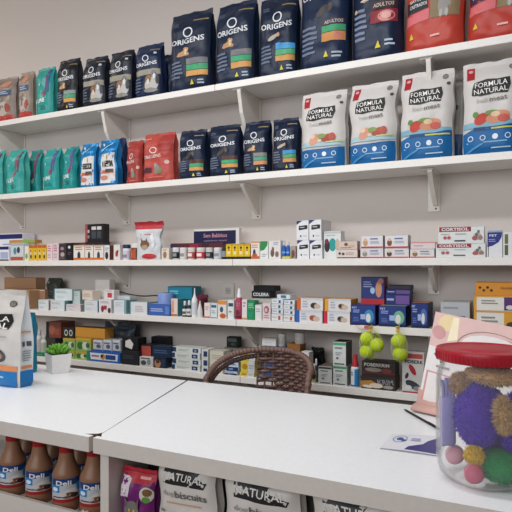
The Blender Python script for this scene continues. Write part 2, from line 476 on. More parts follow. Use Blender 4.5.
def art_formula(variant=0, word='meat'):
    a = [('r', .07, .79, .21, .965, '#a92b33'), ('e', .14, .90, .04, .02, '#d8a7a6'), ('o', .84, .905, .055, .033, .25, '#6f6a66'), ('e', .84, .905, .04, .024, '#8b857f'),
         ('e', .92, .815, .035, .02, '#55514f'),
         ('g', [(.15, .62), (.33, .605), (.55, .625), (.76, .615), (.82, .70), (.80, .775), (.60, .765), (.42, .78), (.20, .75), (.17, .69)], '#1f1d1e'),
         ('t', 'FORMULA', .49, .722, .55, .050, '#f2efea', .02, 0, .004), ('t', 'NATURAL', .48, .655, .57, .050, '#f2efea', .02, 0, .004),
         ('t', 'fresh', .32, .56, .2, .045, '#c3beb7', .03), ('t', word, .60, .563, .30, .042, '#7b756f', .05),
         ('r', 0.01, .27, .99, .33, '#a9c7cf' if variant in (0, 1) else '#7fb0c4')]
    if variant in (0, 1):
        a += [('e', .34, .36, .13, .065, '#d59a80', .3), ('e', .64, .37, .15, .05, '#a84a3a', .1), ('e', .5, .40, .1, .03, '#7f9a55'), ('e', .74, .38, .08, .05, '#b95443'),
              ('e', .30, .40, .06, .03, '#e7c4a8'), ('e', .46, .34, .05, .02, '#e2cfae')]
    else:
        a += [('e', .32, .36, .12, .06, '#c2402f', .2), ('e', .60, .37, .2, .06, '#d08a6a', .1), ('e', .50, .42, .12, .025, '#6f9447'), ('e', .70, .35, .1, .04, '#c5584a'),
              ('e', .56, .40, .08, .03, '#e2c29f'), ('e', .22, .41, .05, .03, '#5e8a3d')]
    a += [('g', [(.01, .0), (.99, .0), (.99, .30 if variant > 1 else .25), (.6, .27 if variant > 1 else .24), (.25, .27 if variant > 1 else .235), (.01, .22)], '#17649f'),
          ('r', .2, .235, .99, .275, '#1a4674') if variant > 1 else ('r', .01, .20, .99, .235, '#1d5f9b'),
          ('r', .5, .245, .96, .262, '#c9c65c') if variant > 1 else ('r', .6, .31, .98, .325, '#cfd18a'),
          ('o', .15, .16, .05, .03, .3, '#cfe0ee'), ('o', .36, .16, .05, .03, .3, '#cfe0ee'), ('e', .57, .165, .05, .03, '#e2ecf3'), ('o', .78, .165, .05, .03, .3, '#cfe0ee'),
          ('l', .08, .1, .9, .125, 1, '#7fb4dc'), ('l', .5, .035, .92, .06, 1, '#bcd6ea'), ('e', .2, .05, .2, .012, '#4b9bd4', .3)]
    return a

def art_teal(v=0):
    a = [('g', [(.62, .40), (.72, .38), (.82, .62), (.86, .97), (.74, .97), (.72, .7)], '#6b4a7c' if v else '#8a4d63'),
         ('g', [(.80, .45), (.86, .45), (.93, .8), (.93, .97), (.87, .97)], '#3a5f92' if v else '#4c4a58'),
         ('e', .60, .42, .06, .07, '#b0305a'), ('t', 'N LINE', .36, .29, .62, .085, '#e6f4f0', .04, 0, .03), ('l', .1, .1, .8, .2, 3, '#1b726f'),
         ('e', .35, .62, .05, .03, '#8fd0c8'), ('e', .15, .16, .03, .16, '#bfe5df', .1)]
    return a
def art_pink(v=0):
    return [('r', .02, .0, .98, .13, '#b8413c'), ('e', .5, .28, .33, .16, '#b9b0a8'), ('e', .35, .35, .1, .1, '#7d7672'), ('e', .72, .28, .12, .1, '#a44f44'),
            ('r', .1, .56, .86, .68, '#4f5f80'), ('e', .6, .82, .25, .08, '#c98f77'), ('e', .3, .48, .16, .05, '#8f857c'), ('e', .2, .86, .12, .06, '#8a7a70'), ('l', .16, .58, .8, .66, 2, '#aab5c9')]
def art_gatos(sub, c):
    return [('g', [(.02, .46), (.40, .50), (.40, .66), (.02, .62)], c), ('t', 'GATOS', .17, .62, .22, .036, '#e9e2df', .06), ('t', sub, .22, .555, .32, .042, '#e9e2df', .06),
            ('g', [(.02, .32), (.42, .36), (.42, .49), (.02, .45)], '#d96f74'), ('r', .44, .36, .94, .74, '#8d7a5c'), ('e', .68, .50, .11, .13, '#9c9894'), ('e', .68, .66, .08, .06, '#a8a49f'),
            ('g', [(.61, .69), (.65, .69), (.62, .75)], '#9c9894'), ('g', [(.71, .69), (.75, .69), (.74, .75)], '#9c9894'), ('e', .63, .40, .03, .05, '#b5b1ac'), ('e', .73, .40, .03, .05, '#b5b1ac'),
            ('g', [(.08, .14), (.16, .14), (.12, .22)], '#d9c23c'), ('l', .45, .12, .62, .17, 1, '#e9b0a6'), ('o', .1, .78, .04, .025, .3, '#5b2a2a'), ('o', .3, .88, .05, .03, .3, '#5b2a2a'), ('e', .33, .62, .05, .02, '#e4ded8')]
def art_redorig():
    return [('o', .42, .63, .12, .065, .25, '#e6d3cf'), ('t', 'ORIGENS', .38, .50, .62, .065, '#e3cbc6', .03, -.01), ('r', .04, .18, .36, .28, '#5a2f3a'), ('e', .55, .24, .1, .1, '#8b837d'),
            ('e', .50, .32, .05, .05, '#9c948e'), ('e', .66, .2, .06, .06, '#6f7f56'), ('r', .6, .60, .98, .98, '#a63a37'), ('e', .86, .37, .07, .04, '#d8b7ad'), ('l', .08, .84, .36, .9, 1, '#d9837a'), ('l', .05, .06, .8, .1, 1, '#d8766c')]
def art_foil():
    return [('g', [(.16, .06), (.94, .05), (.95, .70), (.34, .66)], '#dcd9d4'), ('r', .36, .40, .88, .53, '#2d2925'), ('l', .4, .42, .84, .51, 2, '#8f8a83'),
            ('r', .18, .26, .9, .33, '#c06c4f'), ('r', .5, .28, .88, .35, '#4b4a55'), ('e', .66, .60, .03, .06, '#a98a3e'), ('e', .4, .17, .2, .05, '#c98672'), ('e', .55, .82, .25, .02, '#a9d4ee', .4), ('e', .3, .9, .15, .02, '#bfe0f2', -.4), ('e', .75, .93, .1, .02, '#d5ecf8', .7)]

NAVY, NAVY2 = '#1c2b45', '#1f3a63'
dogbag = 'dog food bag'
# ---- topmost shelf
A = 'pet_food_bag'
pouch(A, dogbag, -3, 20, 75, 1, .09, '#8d8078', art_pink(), 'grey and pink pet food bag with red base at the left end, topmost shelf', seed=1, wr=.01, sealh=.05)
pouch(A, dogbag, 20.5, 36, 69, 1, .09, '#a08f82', art_pink(1), 'pale brown pet food bag with blue label band beside the topmost teal bag', seed=2, wr=.01, rz=4)
pouch(A, dogbag, 37, 57, 65, 1, .09, '#2a9c94', art_teal(1), 'teal pet food bag with purple streak, the only teal bag on the topmost shelf', seed=3, kind='plastic')
pouch(A, dogbag, 58, 81.5, 56, 1, .10, '#181d26', art_origens('dog', ('#8e9794', '#4aa079', '#d39c58'), sub=None), 'narrow black dog food bag with coloured stripes, right of the topmost teal bag', seed=4)
pouch(A, dogbag, 84, 109, 54, 1, .10, '#141c2b', art_origens('pets'), 'small navy dog food bag with white and brown puppies, leftmost of the three puppy bags', seed=5, sealcol='#232c3c')
pouch(A, dogbag, 109.5, 136, 48, 1, .10, '#151d2d', art_origens('pets'), 'small navy puppy dog food bag with olive band, middle one of the three puppy bags', seed=6, rz=-3)
pouch(A, dogbag, 136.5, 165, 41, 1, .10, '#162849', art_origens('pets'), 'brighter blue puppy dog food bag, rightmost of the three puppy bags', seed=7)
pouch(A, dogbag, 162, 176, 52, 1, .08, '#1b2b48', [('l', .1, .3, .9, .5, 4, '#77839a')], 'dark navy bag standing half hidden behind the first tall navy dog food bag', seed=8, dy=.13)
BIG = dict(d=.13, wr=.010, dy=.01)
pouch(A, dogbag, 171, 214.5, 7, 1, .13, '#15233b', art_origens('dog'), 'tall navy dog food bag with grey, green and orange stripes, leftmost of the tall ones', seed=10, wr=.010, dy=.01, sealh=.06)
pouch(A, dogbag, 216.5, 258, -3, 1, .13, '#15253f', art_origens('dog', ('#777578', '#3fa070', '#cf9a57')), 'tall navy dog food bag, second from the left of the tall ones, grey top stripe', seed=11, wr=.010, dy=.01, rz=-2)
pouch(A, dogbag, 260, 299, -8, 1, .13, '#15233b', art_origens('cat', ('#4a9fd8', '#57a878', '#cf9a57')), 'tall navy bag with a lying white animal over a blue stripe, topmost shelf', seed=12, wr=.012, dy=.01, rz=5)
pouch(A, dogbag, 301, 351, -40, 1, .14, '#152643', [('o', .52, .76, .12, .045, .27, '#e4e6ea'), ('t', 'ORIGENS', .48, .68, .84, .062, '#e4e6ea', .03, -.01), ('e', .5, .52, .12, .035, '#453f3c', .4), ('e', .66, .55, .05, .04, '#54483f'),
      ('r', .5, .385, .97, .44, '#3b2b35'), ('t', 'ADULTOS', .74, .41, .38, .03, '#c9c4c4'), ('r', .5, .32, .97, .38, '#3fa070'), ('r', .5, .23, .97, .315, '#c98d4d'), ('e', .85, .27, .1, .035, '#c77a6a'),
      ('l', .06, .12, .44, .4, 6, '#6b7890'), ('g', [(.55, .08), (.65, .08), (.6, .14)], '#d6c73d'), ('l', .72, .06, .92, .13, 2, '#a8b3c6')],
      'tall navy bag with a dark dog over green and orange stripes, topmost shelf', seed=13, wr=.010, dy=.01)
pouch(A, dogbag, 353, 404, -55, 1, .14, '#14233f', [('t', 'ORIGENS', .48, .80, .84, .06, '#e4e6ea', .03, -.01), ('e', .36, .555, .13, .035, '#c9a47e', .3), ('e', .48, .61, .07, .06, '#c2a078'), ('e', .36, .535, .17, .012, '#d7cfc4', .1),
      ('r', .42, .42, .95, .50, '#3a2a33'), ('t', 'ADULTOS', .68, .46, .42, .035, '#cdb9a6'), ('r', .42, .30, .95, .415, '#8e2f3a'), ('e', .74, .355, .17, .05, '#d98f8b'), ('e', .74, .36, .10, .03, '#e6b0a9'),
      ('l', .07, .16, .36, .46, 6, '#7784a0'), ('e', .1, .44, .03, .02, '#cdb488'), ('g', [(.50, .08), (.62, .08), (.56, .15)], '#d6c73d'), ('l', .7, .08, .92, .15, 2, '#b5c2d6')],
      'tall navy bag with a tan dog and red meat panel beside the orange-red bag', seed=14, wr=.010, dy=.01)
pouch('cat_food_bag', 'cat food bag', 406, 465, -35, 1, .14, '#bd4436', art_gatos('CASTRADOS', '#22313a'), 'orange-red cat food bag with a grey cat and dark slate band on the topmost shelf', seed=15, dy=.01, wr=.009)
pouch('cat_food_bag', 'cat food bag', 468, 535, -45, 1, .14, '#b93f33', art_gatos('ADULTOS', '#3b2340'), 'orange-red cat food bag with a purple band cut by the right edge of the photo', seed=16, dy=.01, wr=.009)
# ---- second shelf
T2 = '#2c9b97'
pouch(A, dogbag, -14, 6.5, 150, 2, .09, '#3fa8a2', art_teal(0), 'teal pet food bag cut by the left edge of the photo on the second shelf', seed=20)
pouch(A, dogbag, 8, 28, 148, 2, .10, '#3da79f', art_teal(0), 'pale teal bag with maroon streak, first whole bag from the left, second shelf', seed=21, wr=.013, dy=.005)
pouch(A, dogbag, 29.5, 43.5, 149, 2, .08, '#23918f', art_teal(0), 'darker teal pet food bag standing back between two teal bags on the second shelf', seed=22, dy=.125)
pouch(A, dogbag, 44.5, 63, 147, 2, .10, '#2b9d98', art_teal(1), 'teal pet food bag with purple streak, fourth bag from the left on the second shelf', seed=23)
pouch(A, dogbag, 64.5, 80.5, 145, 2, .10, '#21908d', art_teal(1), 'teal pet food bag directly left of the blue foil bags', seed=24)
pouch('treat_bag', 'pet treat bag', 81, 99.5, 142, 2, .09, '#1e84c2', art_foil(), 'shiny blue foil bag with white front card, left of the two blue foil bags', seed=25, kind='foil', wr=.008, sealh=.08)
pouch('treat_bag', 'pet treat bag', 100, 121, 138, 2, .09, '#1c7fbe', art_foil(), 'shiny blue foil bag with white front card, right of the two blue foil bags', seed=26, kind='foil', wr=.008, sealh=.08, dy=.01)
pouch('treat_bag', 'pet treat bag', 113, 127.5, 137, 2, .07, '#1b2f57', [('e', .6, .5, .2, .05, '#3a6ba3')], 'dark blue bag half hidden behind the right foil bag on the second shelf', seed=27, dy=.12)
pouch('cat_food_bag', 'cat food bag', 127.5, 145.5, 139, 2, .09, '#a0403a', art_redorig(), 'brick red bag with white ring logo standing back, left of the two red bags', seed=28, dy=.05)
pouch('cat_food_bag', 'cat food bag', 144, 177, 131, 2, .10, '#b54c43', art_redorig(), 'larger brick red bag with white ring logo at the edge of the second shelf', seed=29, dy=.003, wr=.011, kind='plastic')
o4 = [(180, 208, 128, ('#57362f', '#3f9f6e', '#cf9a57'), 'dark', 'navy dog food bag on the second shelf beside the red bags, leftmost of four', 2),
      (210, 242.5, 123, ('#57362f', '#3f9f6e', '#cf9a57'), 'dark', 'wide square-topped navy dog food bag, second of the four on the second shelf', 0),
      (244, 271.5, 119, ('#8a8580', '#4a9f7e', '#d18d62'), 'dog', 'rounded-top navy dog food bag, third of the four navy bags on the second shelf', 0),
      (273, 300.5, 116, ('#4593c9', '#4f9f6e', '#c98f57'), 'cat', 'small navy bag with blue stripe touching the first white bag, second shelf', -1)]
for i, (a, b, yt, st, kd, lb, rz) in enumerate(o4):
    pouch(A, dogbag, a, b, yt, 2, .10, '#142038', art_origens(kd, st), lb, seed=30 + i, rz=rz, dy=.02)
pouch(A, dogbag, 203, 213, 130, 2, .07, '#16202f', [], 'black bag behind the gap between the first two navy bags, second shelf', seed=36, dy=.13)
WB = '#d2ceca'
pouch('white_food_bag', dogbag, 302, 348.5, 89, 2, .11, WB, art_formula(0, 'meat'), 'smallest-looking white dog food bag, leftmost of the white bags on the second shelf', seed=40, dy=.01, waist=.03)
pouch('white_food_bag', dogbag, 350.5, 398.5, 80, 2, .11, WB, art_formula(1), 'white dog food bag with salmon and shrimp picture, second white bag from the left', seed=41, dy=.01)
pouch('white_food_bag', dogbag, 401, 454.5, 68, 2, .11, WB, art_formula(2), 'white dog food bag with strawberry red food picture under the right bracket, third white bag', seed=42, dy=.008)
pouch('white_food_bag', dogbag, 462.5, 522, 57, 2, .12, WB, art_formula(3), 'white dog food bag cut by the right edge of the photo on the second shelf', seed=43, dy=.008)
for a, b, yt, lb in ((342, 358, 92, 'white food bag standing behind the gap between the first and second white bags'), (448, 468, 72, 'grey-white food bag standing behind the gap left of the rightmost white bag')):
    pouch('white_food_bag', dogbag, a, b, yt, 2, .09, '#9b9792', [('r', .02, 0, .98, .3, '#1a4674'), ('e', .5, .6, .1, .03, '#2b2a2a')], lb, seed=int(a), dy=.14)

# ------------------------------------------------------------------ middle shelf stock
C = carton
def a_dog(band='#c8452f', blob='#8a5a3c', txt='#8d8f98', bandh=.14):
    return [('r', .01, .01, .99, bandh, band), ('e', .2, .42, .11, .26, blob), ('e', .2, .66, .07, .12, '#d9b795'), ('l', .42, .62, .92, .82, 1, '#5c6f9a'), ('l', .42, .34, .9, .56, 2, txt)]
def a_bot(band='#d5722f', fig='#2e3c55'):
    return [('r', .02, .02, .98, .17, band), ('r', .36, .14, .64, .46, fig), ('r', .42, .46, .58, .56, fig), ('l', .15, .64, .85, .9, 2, '#b98c7a'), ('r', .02, .92, .98, .99, '#caa27f')]
def a_txt(c1='#7d8390', c2='#b2b4b8', patch=None):
    a = [('l', .1, .62, .85, .85, 2, c1), ('l', .1, .2, .7, .45, 2, c2)]
    if patch: a.append(('r', .72, .12, .95, .5, patch))
    return a
mb = 'medicine_box'; mc = 'box'
C(mb, mc, -8, 23, 233.5, 3, .10, '#e3e4ea', [('r', .01, .80, .99, .97, '#1f2a66'), ('l', .35, .45, .8, .65, 2, '#9aa3c4')], 'wide white box with navy top stripe at the back, far left of middle shelf', dy=.12)
C(mb, mc, -8, 9, 246.5, 3, .07, '#e2e4ee', [('r', .01, .78, .99, .99, '#1c2560'), ('r', .5, .15, .95, .6, '#aab2cf'), ('r', .01, .0, .99, .1, '#2a2d3e')], 'low white box with navy lid stripe cut by the left edge, middle shelf', dy=.015)
C(mb, mc, 10.5, 23.5, 243, 3, .05, '#cdd2d6', [('r', .02, .02, .98, .22, '#b0573a'), ('e', .35, .55, .12, .2, '#4d8c93'), ('e', .62, .6, .12, .18, '#34404a'), ('r', .02, .85, .98, .99, '#aeb4bb')], 'small grey-white pack with orange base beside the navy-striped box, middle shelf', dy=.015, key='m3b')
C('flat_packet', 'packet', 9, 35, 239.8, 3, .06, '#c08a4c', [('r', .5, .05, .98, .95, '#8aa55a')], 'flat orange and green packet lying on the grey-white pack, middle shelf', dy=.05, on='m3b', rz=0)
C(mb, mc, 24.5, 28.5, 246, 3, .05, '#e6e2d6', [('e', .5, .3, .3, .2, '#7aa05a')], 'slim cream box with a green spot just left of the yellow packets', dy=.015)
for i in range(4):
    C('yellow_packet', 'packet', 28.8 + i * 4.4, 33 + i * 4.4, 245 - i * .1, 3, .05, '#e0b82e', [('r', .03, .8, .97, .99, '#c2602c'), ('e', .5, .45, .22, .2, '#d9cfa0'), ('e', .55, .25, .2, .13, '#4c4030'), ('e', .5, .62, .12, .08, '#b64a2a')],
      ['first', 'second', 'third', 'last'][i] + ' from the left of the four narrow yellow packets with orange tops', dy=.015, group='narrow yellow packets')
C(mb, mc, 46.8, 52.4, 243.5, 3, .05, '#e2cfd0', [('l', .15, .5, .85, .9, 3, '#c77f8a'), ('l', .15, .1, .8, .4, 2, '#b9a9a8')], 'narrow pale pink box touching the yellow packets', dy=.015)
C(mb, mc, 52.8, 58.6, 243, 3, .05, '#dcc6ca', [('l', .15, .5, .85, .9, 3, '#b56f80'), ('l', .15, .1, .8, .4, 2, '#b9a9a8')], 'narrow pale pink box touching the dark mottled box', dy=.015)
C(mb, mc, 59, 66, 243.5, 3, .05, '#3d3437', [('e', .45, .7, .25, .1, '#a08a90'), ('e', .5, .35, .3, .13, '#b7a3a5'), ('l', .1, .05, .9, .2, 2, '#72606a')], 'dark box with two pale blotches between pink box and black box, middle shelf', dy=.015)
C(mb, mc, 66.4, 72.8, 243.5, 3, .05, '#16161a', [('e', .45, .78, .2, .09, '#d9d5d2'), ('l', .2, .3, .8, .5, 2, '#55505a')], 'small black box with one white disc on the middle shelf', dy=.015)
C(mb, mc, 60, 104, 242.5, 3, .06, '#2c2729', [('r', .35, .75, .6, .98, '#7c2f35')], 'long dark box lying behind the white and orange bottle boxes', dy=.085, key='drk')
C(mb, mc, 85, 103.5, 224, 3, .055, '#221d20', [('r', .0, .02, .13, .98, '#a04f55'), ('r', .36, .68, .60, .86, '#cfc9c6'), ('r', .66, .68, .90, .86, '#cfc9c6'), ('r', .36, .2, .60, .6, '#3d4852'), ('r', .66, .2, .90, .6, '#3d4852'), ('e', .2, .6, .06, .1, '#b5a8a6'), ('e', .2, .3, .06, .1, '#8a7d7c')],
  'black box with two white squares standing on top of the long dark box', dy=.09, on='drk')
for i, (a, b) in enumerate(((73.4, 84.6), (85, 93.2), (93.6, 103.5))):
    C(mb, mc, a, b, 245, 3, .055, '#e5ddd3', a_bot(), ['widest white and orange bottle-picture box, next to the black disc box', 'narrow white and orange bottle-picture box, middle of its row of three', 'white and orange bottle-picture box beside the brown-sided dog box'][i], dy=.012, side='#b97a4e', top='#c09068')
C(mb, mc, 104, 109.5, 245, 3, .055, '#e0dcd8', [('e', .5, .3, .3, .25, '#2e2b30'), ('l', .2, .6, .9, .85, 2, '#6fa0b5')], 'white box with dark dog and brown side, at the end of the orange bottle boxes', dy=.012, side='#6d3d33')
C(mb, mc, 113.5, 120, 244.5, 3, .05, '#ded6d2', [('e', .5, .4, .22, .2, '#a04a3c'), ('e', .65, .55, .12, .1, '#4e3a36')], 'small white box with red dog picture, left of the navy-capped bottle', dy=.015)
bottle('supplement_bottle', 'bottle', 121, 127.5, 244.5, 3, '#dcdade', '#25304f', 'white bottle with navy cap on the middle shelf', prof=[(.95, 0), (1, .04), (1, .7), (.85, .76)], caprof=[(.95, 0), (.97, .1), (.97, .9), (.9, 1)], labelcol='#c9c6cf', dy=.015, lab=(.1, .6), labelart=[('r', .2, .1, .8, .5, '#8d7f93')])
bottle('supplement_jar', 'jar', 128.5, 138, 243.5, 3, '#6a3b2c', '#e4e0dc', 'brown jar with white lid and orange label left of the white and red pouch', prof=[(.95, 0), (1, .04), (1, .68), (.92, .74)], caprof=[(.95, 0), (.97, .1), (.97, .9), (.9, 1)], labelcol='#b5532f', dy=.015, lab=(.08, .64), labelart=[('e', .3, .5, .15, .3, '#c8714a'), ('r', .7, .1, .98, .95, '#3f2a26')])
pouch('treat_pouch', 'pet treat bag', 137, 162, 221.5, 3, .045, '#cfd2d4', [('r', .0, .80, 1, .93, '#b5303a'), ('l', .25, .64, .75, .68, 1, '#c4606a'), ('e', .38, .40, .2, .11, '#7a5a42'), ('g', [(.24, .48), (.32, .48), (.26, .58)], '#6b4c39'), ('g', [(.44, .48), (.52, .48), (.50, .58)], '#6b4c39'), ('e', .38, .33, .14, .06, '#b59a82'),
      ('e', .6, .09, .3, .07, '#c0363f'), ('e', .75, .5, .08, .2, '#e3e6e8')], 'clear-edged white pouch with red top and a dog, standing on the middle shelf', dy=.01, seed=50, flare=.22, sealcol='#b5303a', sealh=.10, wr=.006, fold=.01)
C(mb, mc, 161.5, 169, 248, 3, .05, '#dcd2c8', [('e', .45, .4, .25, .3, '#9a7752'), ('l', .2, .75, .8, .9, 1, '#a8757a')], 'small cream box with tan dog just right of the white and red pouch', dy=.015)
C('long_box', mc, 170, 223, 243, 3, .05, '#5a2630', [('r', .0, .1, .16, .9, '#252d5c'), ('r', .38, .1, .55, .95, '#8e2a3b'), ('r', .62, .1, .75, .95, '#3c2027')], 'long dark maroon box lying behind the row of small vials', dy=.075, key='mar')
vc = [('#26282c', '#e2dfdc', 'black-labelled vial, first in the row of six small vials'), ('#d8d5d2', '#e5e2df', 'white-labelled vial, second in the row of six small vials'), ('#b4524e', '#dedad6', 'white vial with a red label edge, third in the row of six small vials'),
      ('#c23c48', '#e2dfdc', 'widest vial with red and white label, fourth in the row'), ('#343336', '#d5d2ce', 'dark vial, fifth in the row of six small vials'), ('#c9ced6', '#e6e4e2', 'pale grey vial at the right end of the row beside the black jar')]
for i, ((a, b), (lc, cc, lb)) in enumerate(zip(((171, 177.4), (178.2, 185), (186, 193), (194.5, 203), (204.3, 211), (212, 220)), vc)):
    bottle('small_vial', 'bottle', a, b, 247.5, 3, '#cfcac4', cc, lb, prof=[(.95, 0), (1, .04), (1, .68), (.9, .72)], caprof=[(.95, 0), (.98, .1), (.98, .9), (.9, 1)], labelcol=lc, lab=(.1, .62), dy=.012, labelart=[('r', .25, .3, .75, .8, '#e6e2de' if i in (2, 3) else '#8d8f96')])
bottle('supplement_jar', 'jar', 220.6, 226, 246, 3, '#26272b', '#2e2e31', 'black jar wedged against the left end of the yellow boxes', labelcol='#8b9098', dy=.015, caprof=[(.9, 0), (.9, .9), (.8, 1)])
C('display_sign', 'sign', 193.5, 239.5, 228.5, 3, .03, '#dedbd6', [('r', .0, .50, .93, .93, '#1d1d45'), ('t', 'Sem Bebbitos', .48, .78, .52, .13, '#c58a9a'), ('t', 'suplemento natural', .48, .61, .5, .08, '#8d7f92')], 'low white display carton with navy band and pink lettering behind the vials', dy=.14)
C('black_tray', 'tray', 221.5, 250.5, 257, 3, .05, '#201c1c', [], 'thin black tray under the yellow boxes', dy=.012, key='ytray')
for i in range(4):
    C('yellow_box', mc, 225.8 + i * 6.1, 231.7 + i * 6.1, 244 + i * .05, 3, .045, '#e2bd1e', [('e', .5, .72, .2, .1, '#4b3522'), ('e', .5, .32, .25, .13, '#e5d9b4'), ('e', .5, .52, .12, .07, '#a5632a'), ('r', .02, .9, .98, .99, '#cfa018')],
      ['first', 'second', 'third', 'fourth'][i] + ' small bright yellow box from the left on the black tray', dy=.014, on='ytray', group='bright yellow boxes on a tray', side='#b98f1c')
C(mb, mc, 250.8, 259.6, 241.5, 3, .06, '#e6dcd4', [('r', .01, .01, .99, .16, '#c9622c'), ('e', .4, .36, .16, .2, '#2c3c60'), ('e', .45, .22, .3, .08, '#b3552b'), ('l', .1, .6, .9, .85, 2, '#c99a80'), ('r', .02, .93, .98, .99, '#d4873f')], 'white and orange box with a dark figure directly right of the yellow boxes', dy=.012, top='#c98a4c')
C(mb, mc, 260, 268.2, 241, 3, .06, '#e2e4e0', [('g', [(.02, .45), (.5, .5), (.9, .75), (.95, .99), (.02, .99)], '#2f8a4a'), ('l', .2, .1, .85, .3, 2, '#a0a8a0')], 'white box with a green quarter-round corner on the middle shelf', dy=.012)
C(mb, mc, 268.6, 280.6, 240.5, 3, .06, '#e0dcda', [('e', .32, .32, .16, .22, '#6f5548'), ('e', .36, .52, .1, .14, '#7d6356'), ('e', .7, .25, .15, .16, '#85685a'), ('l', .4, .75, .9, .92, 2, '#a9a6ad')], 'white box with two brown dogs left of the blue bottles, middle shelf', dy=.012)
for i, (a, b) in enumerate(((281.4, 285.2), (285.5, 289.3))):
    bottle('blue_bottle', 'bottle', a, b, 241.5, 3, '#2a5cab', '#c9ccd2', ['left', 'right'][i] + ' one of two slim blue bottles with pale caps on the middle shelf', labelcol='#2b66b8', dy=.02, labelart=[('r', .1, .4, .9, .6, '#8fb3e0')], group='slim blue bottles')
C('yellow_strip', 'packet', 282, 290.5, 257.3, 3, .02, '#d8c93a', [], 'tiny yellow packet lying in front of the blue bottles', dy=.0005, kind='plastic')
C(mb, mc, 290.6, 295.6, 246, 3, .05, '#a89590', [('e', .5, .4, .35, .3, '#6b4b42')], 'small brown and grey box tucked left of the four white boxes', dy=.03)
def a_corner(): return [('g', [(.01, .80), (.05, .80), (.5, .99), (.01, .99)], '#2a3a6a'), ('g', [(.18, .52), (.24, .50), (.9, .56), (.92, .72), (.84, .76), (.2, .72)], '#23252b'), ('l', .3, .6, .82, .68, 1, '#c9c9cc'), ('e', .36, .2, .06, .06, '#4a4a50'), ('l', .55, .15, .85, .25, 1, '#c4c2bf')]
for i, (a, b, yt, on, key, nm) in enumerate(((297, 309.2, 240, None, 'q1', 'lower left'), (309.8, 322.2, 240, None, 'q2', 'lower right'), (296.4, 308.6, 220.5, 'q1', 'q3', 'upper left'), (309, 321.4, 219.5, 'q2', 'q4', 'upper right'))):
    C(mb, mc, a, b, yt, 3, .15, '#e4e4e6', a_corner(), nm + ' of the four white boxes with navy corners and black labels', dy=.012, on=on, key=key, side='#d6d6d8', top='#d9d6d2', group='white boxes with navy corners')
C(mb, mc, 323.6, 341, 231, 3, .06, '#dfe2e1', [('e', .52, .5, .22, .24, '#2a9a95'), ('e', .2, .45, .16, .22, '#33252c'), ('e', .18, .62, .12, .1, '#6e2d3d'), ('l', .15, .8, .8, .87, 1, '#b7bbb9'), ('e', .8, .5, .12, .22, '#c2b49c'), ('r', .02, .92, .98, .97, '#c0c4c2')], 'tall white box with a teal disc standing right of the four white boxes', dy=.03)
C(mb, mc, 336.5, 357.6, 249.5, 3, .05, '#dfd0c8', [('r', .01, .01, .99, .13, '#80523f'), ('e', .15, .55, .06, .15, '#3a2c2a'), ('e', .32, .5, .07, .15, '#4b3936'), ('l', .45, .35, .9, .7, 2, '#b9a39c')], 'lower of two pinkish boxes with a brown lower edge and small black dogs', dy=.004, key='pk', side='#83604c')
C(mb, mc, 338.5, 357.4, 241, 3, .045, '#d8c3ba', [('e', .4, .6, .1, .2, '#6b4c40'), ('e', .7, .4, .2, .15, '#c9b08a'), ('l', .1, .1, .8, .3, 1, '#a3807a')], 'upper pinkish box resting on the brown-edged box', dy=.008, on='pk', side='#b8a58c')
dg = [(360.2, 383.4, 248.2, None, 'r1', '#d9d4d6', '#8f938a', 'lower', 'first'), (384.4, 409, 248.2, None, 'r2', '#dcd6d4', '#4e4540', 'lower', 'second'), (410, 434.5, 249, None, 'r3', '#dcd6d4', '#8d6a40', 'lower', 'third'),
      (361, 383, 235.5, 'r1', 'r4', '#dfdcde', '#c29a6c', 'upper', 'first'), (384.8, 408.2, 235, 'r2', 'r5', '#dfdcde', '#7c4c38', 'upper', 'second'), (410.5, 435.5, 242, 'r3', 'r6', '#dccfcf', '#c8a9a0', 'upper', 'third')]
for a, b, yt, on, key, c, bl, lv, nth in dg:
    C(mb, mc, a, b, yt, 3, .07, c, a_dog('#bf3c3c', bl, '#9aa6c0', .13 if key != 'r6' else .1) if key != 'r6' else [('l', .1, .3, .6, .6, 1, '#c79a9a'), ('r', .01, .85, .99, .99, '#d58a86')],
      f'{lv} box of the {nth} stack from the left of white and red dog boxes', dy=.01, on=on, key=key, side='#c9bdbb', group='white and red dog boxes')
def a_cort(): return [('r', .02, .70, .72, .985, '#8e2230'), ('t', 'CORTISOL', .37, .845, .6, .19, '#e7dcdc', 0, 0, .03), ('e', .86, .4, .09, .22, '#c9a09a'), ('e', .80, .3, .06, .14, '#a55a58'), ('e', .92, .32, .05, .14, '#8c7a70'), ('e', .88, .68, .03, .1, '#5d7a74'), ('e', .84, .5, .03, .12, '#4f6a66'),
                      ('l', .38, .5, .68, .62, 1, '#a8b5b0'), ('r', .36, .12, .6, .2, '#3e4a4a'), ('e', .15, .35, .04, .1, '#b5525a'), ('e', .24, .35, .04, .1, '#b5525a'), ('l', .06, .52, .3, .6, 1, '#a9aeac')]
C(mb, mc, 435.5, 486, 243.5, 3, .06, '#dde0de', a_cort(), 'lower one of the two long white boxes lettered CORTISOL', dy=.01, key='co')
C(mb, mc, 438, 484.5, 226.5, 3, .06, '#dde0de', a_cort(), 'upper one of the two long white boxes lettered CORTISOL', dy=.012, on='co')
C(mb, mc, 487, 502.6, 230, 3, .06, '#dfe0e4', [('g', [(.02, .38), (.35, .42), (.75, .55), (.95, .75), (.98, .92), (.02, .92)], '#1d2b7c'), ('r', .02, .93, .98, .99, '#9aa3bd'), ('r', .06, .02, .10, .4, '#2d2d38'), ('t', 'PET', .4, .8, .5, .08, '#d5d9ee'), ('l', .1, .55, .6, .68, 2, '#8a94c8')], 'tall white box with a navy rounded panel near the right edge, middle shelf', dy=.01, group=None)
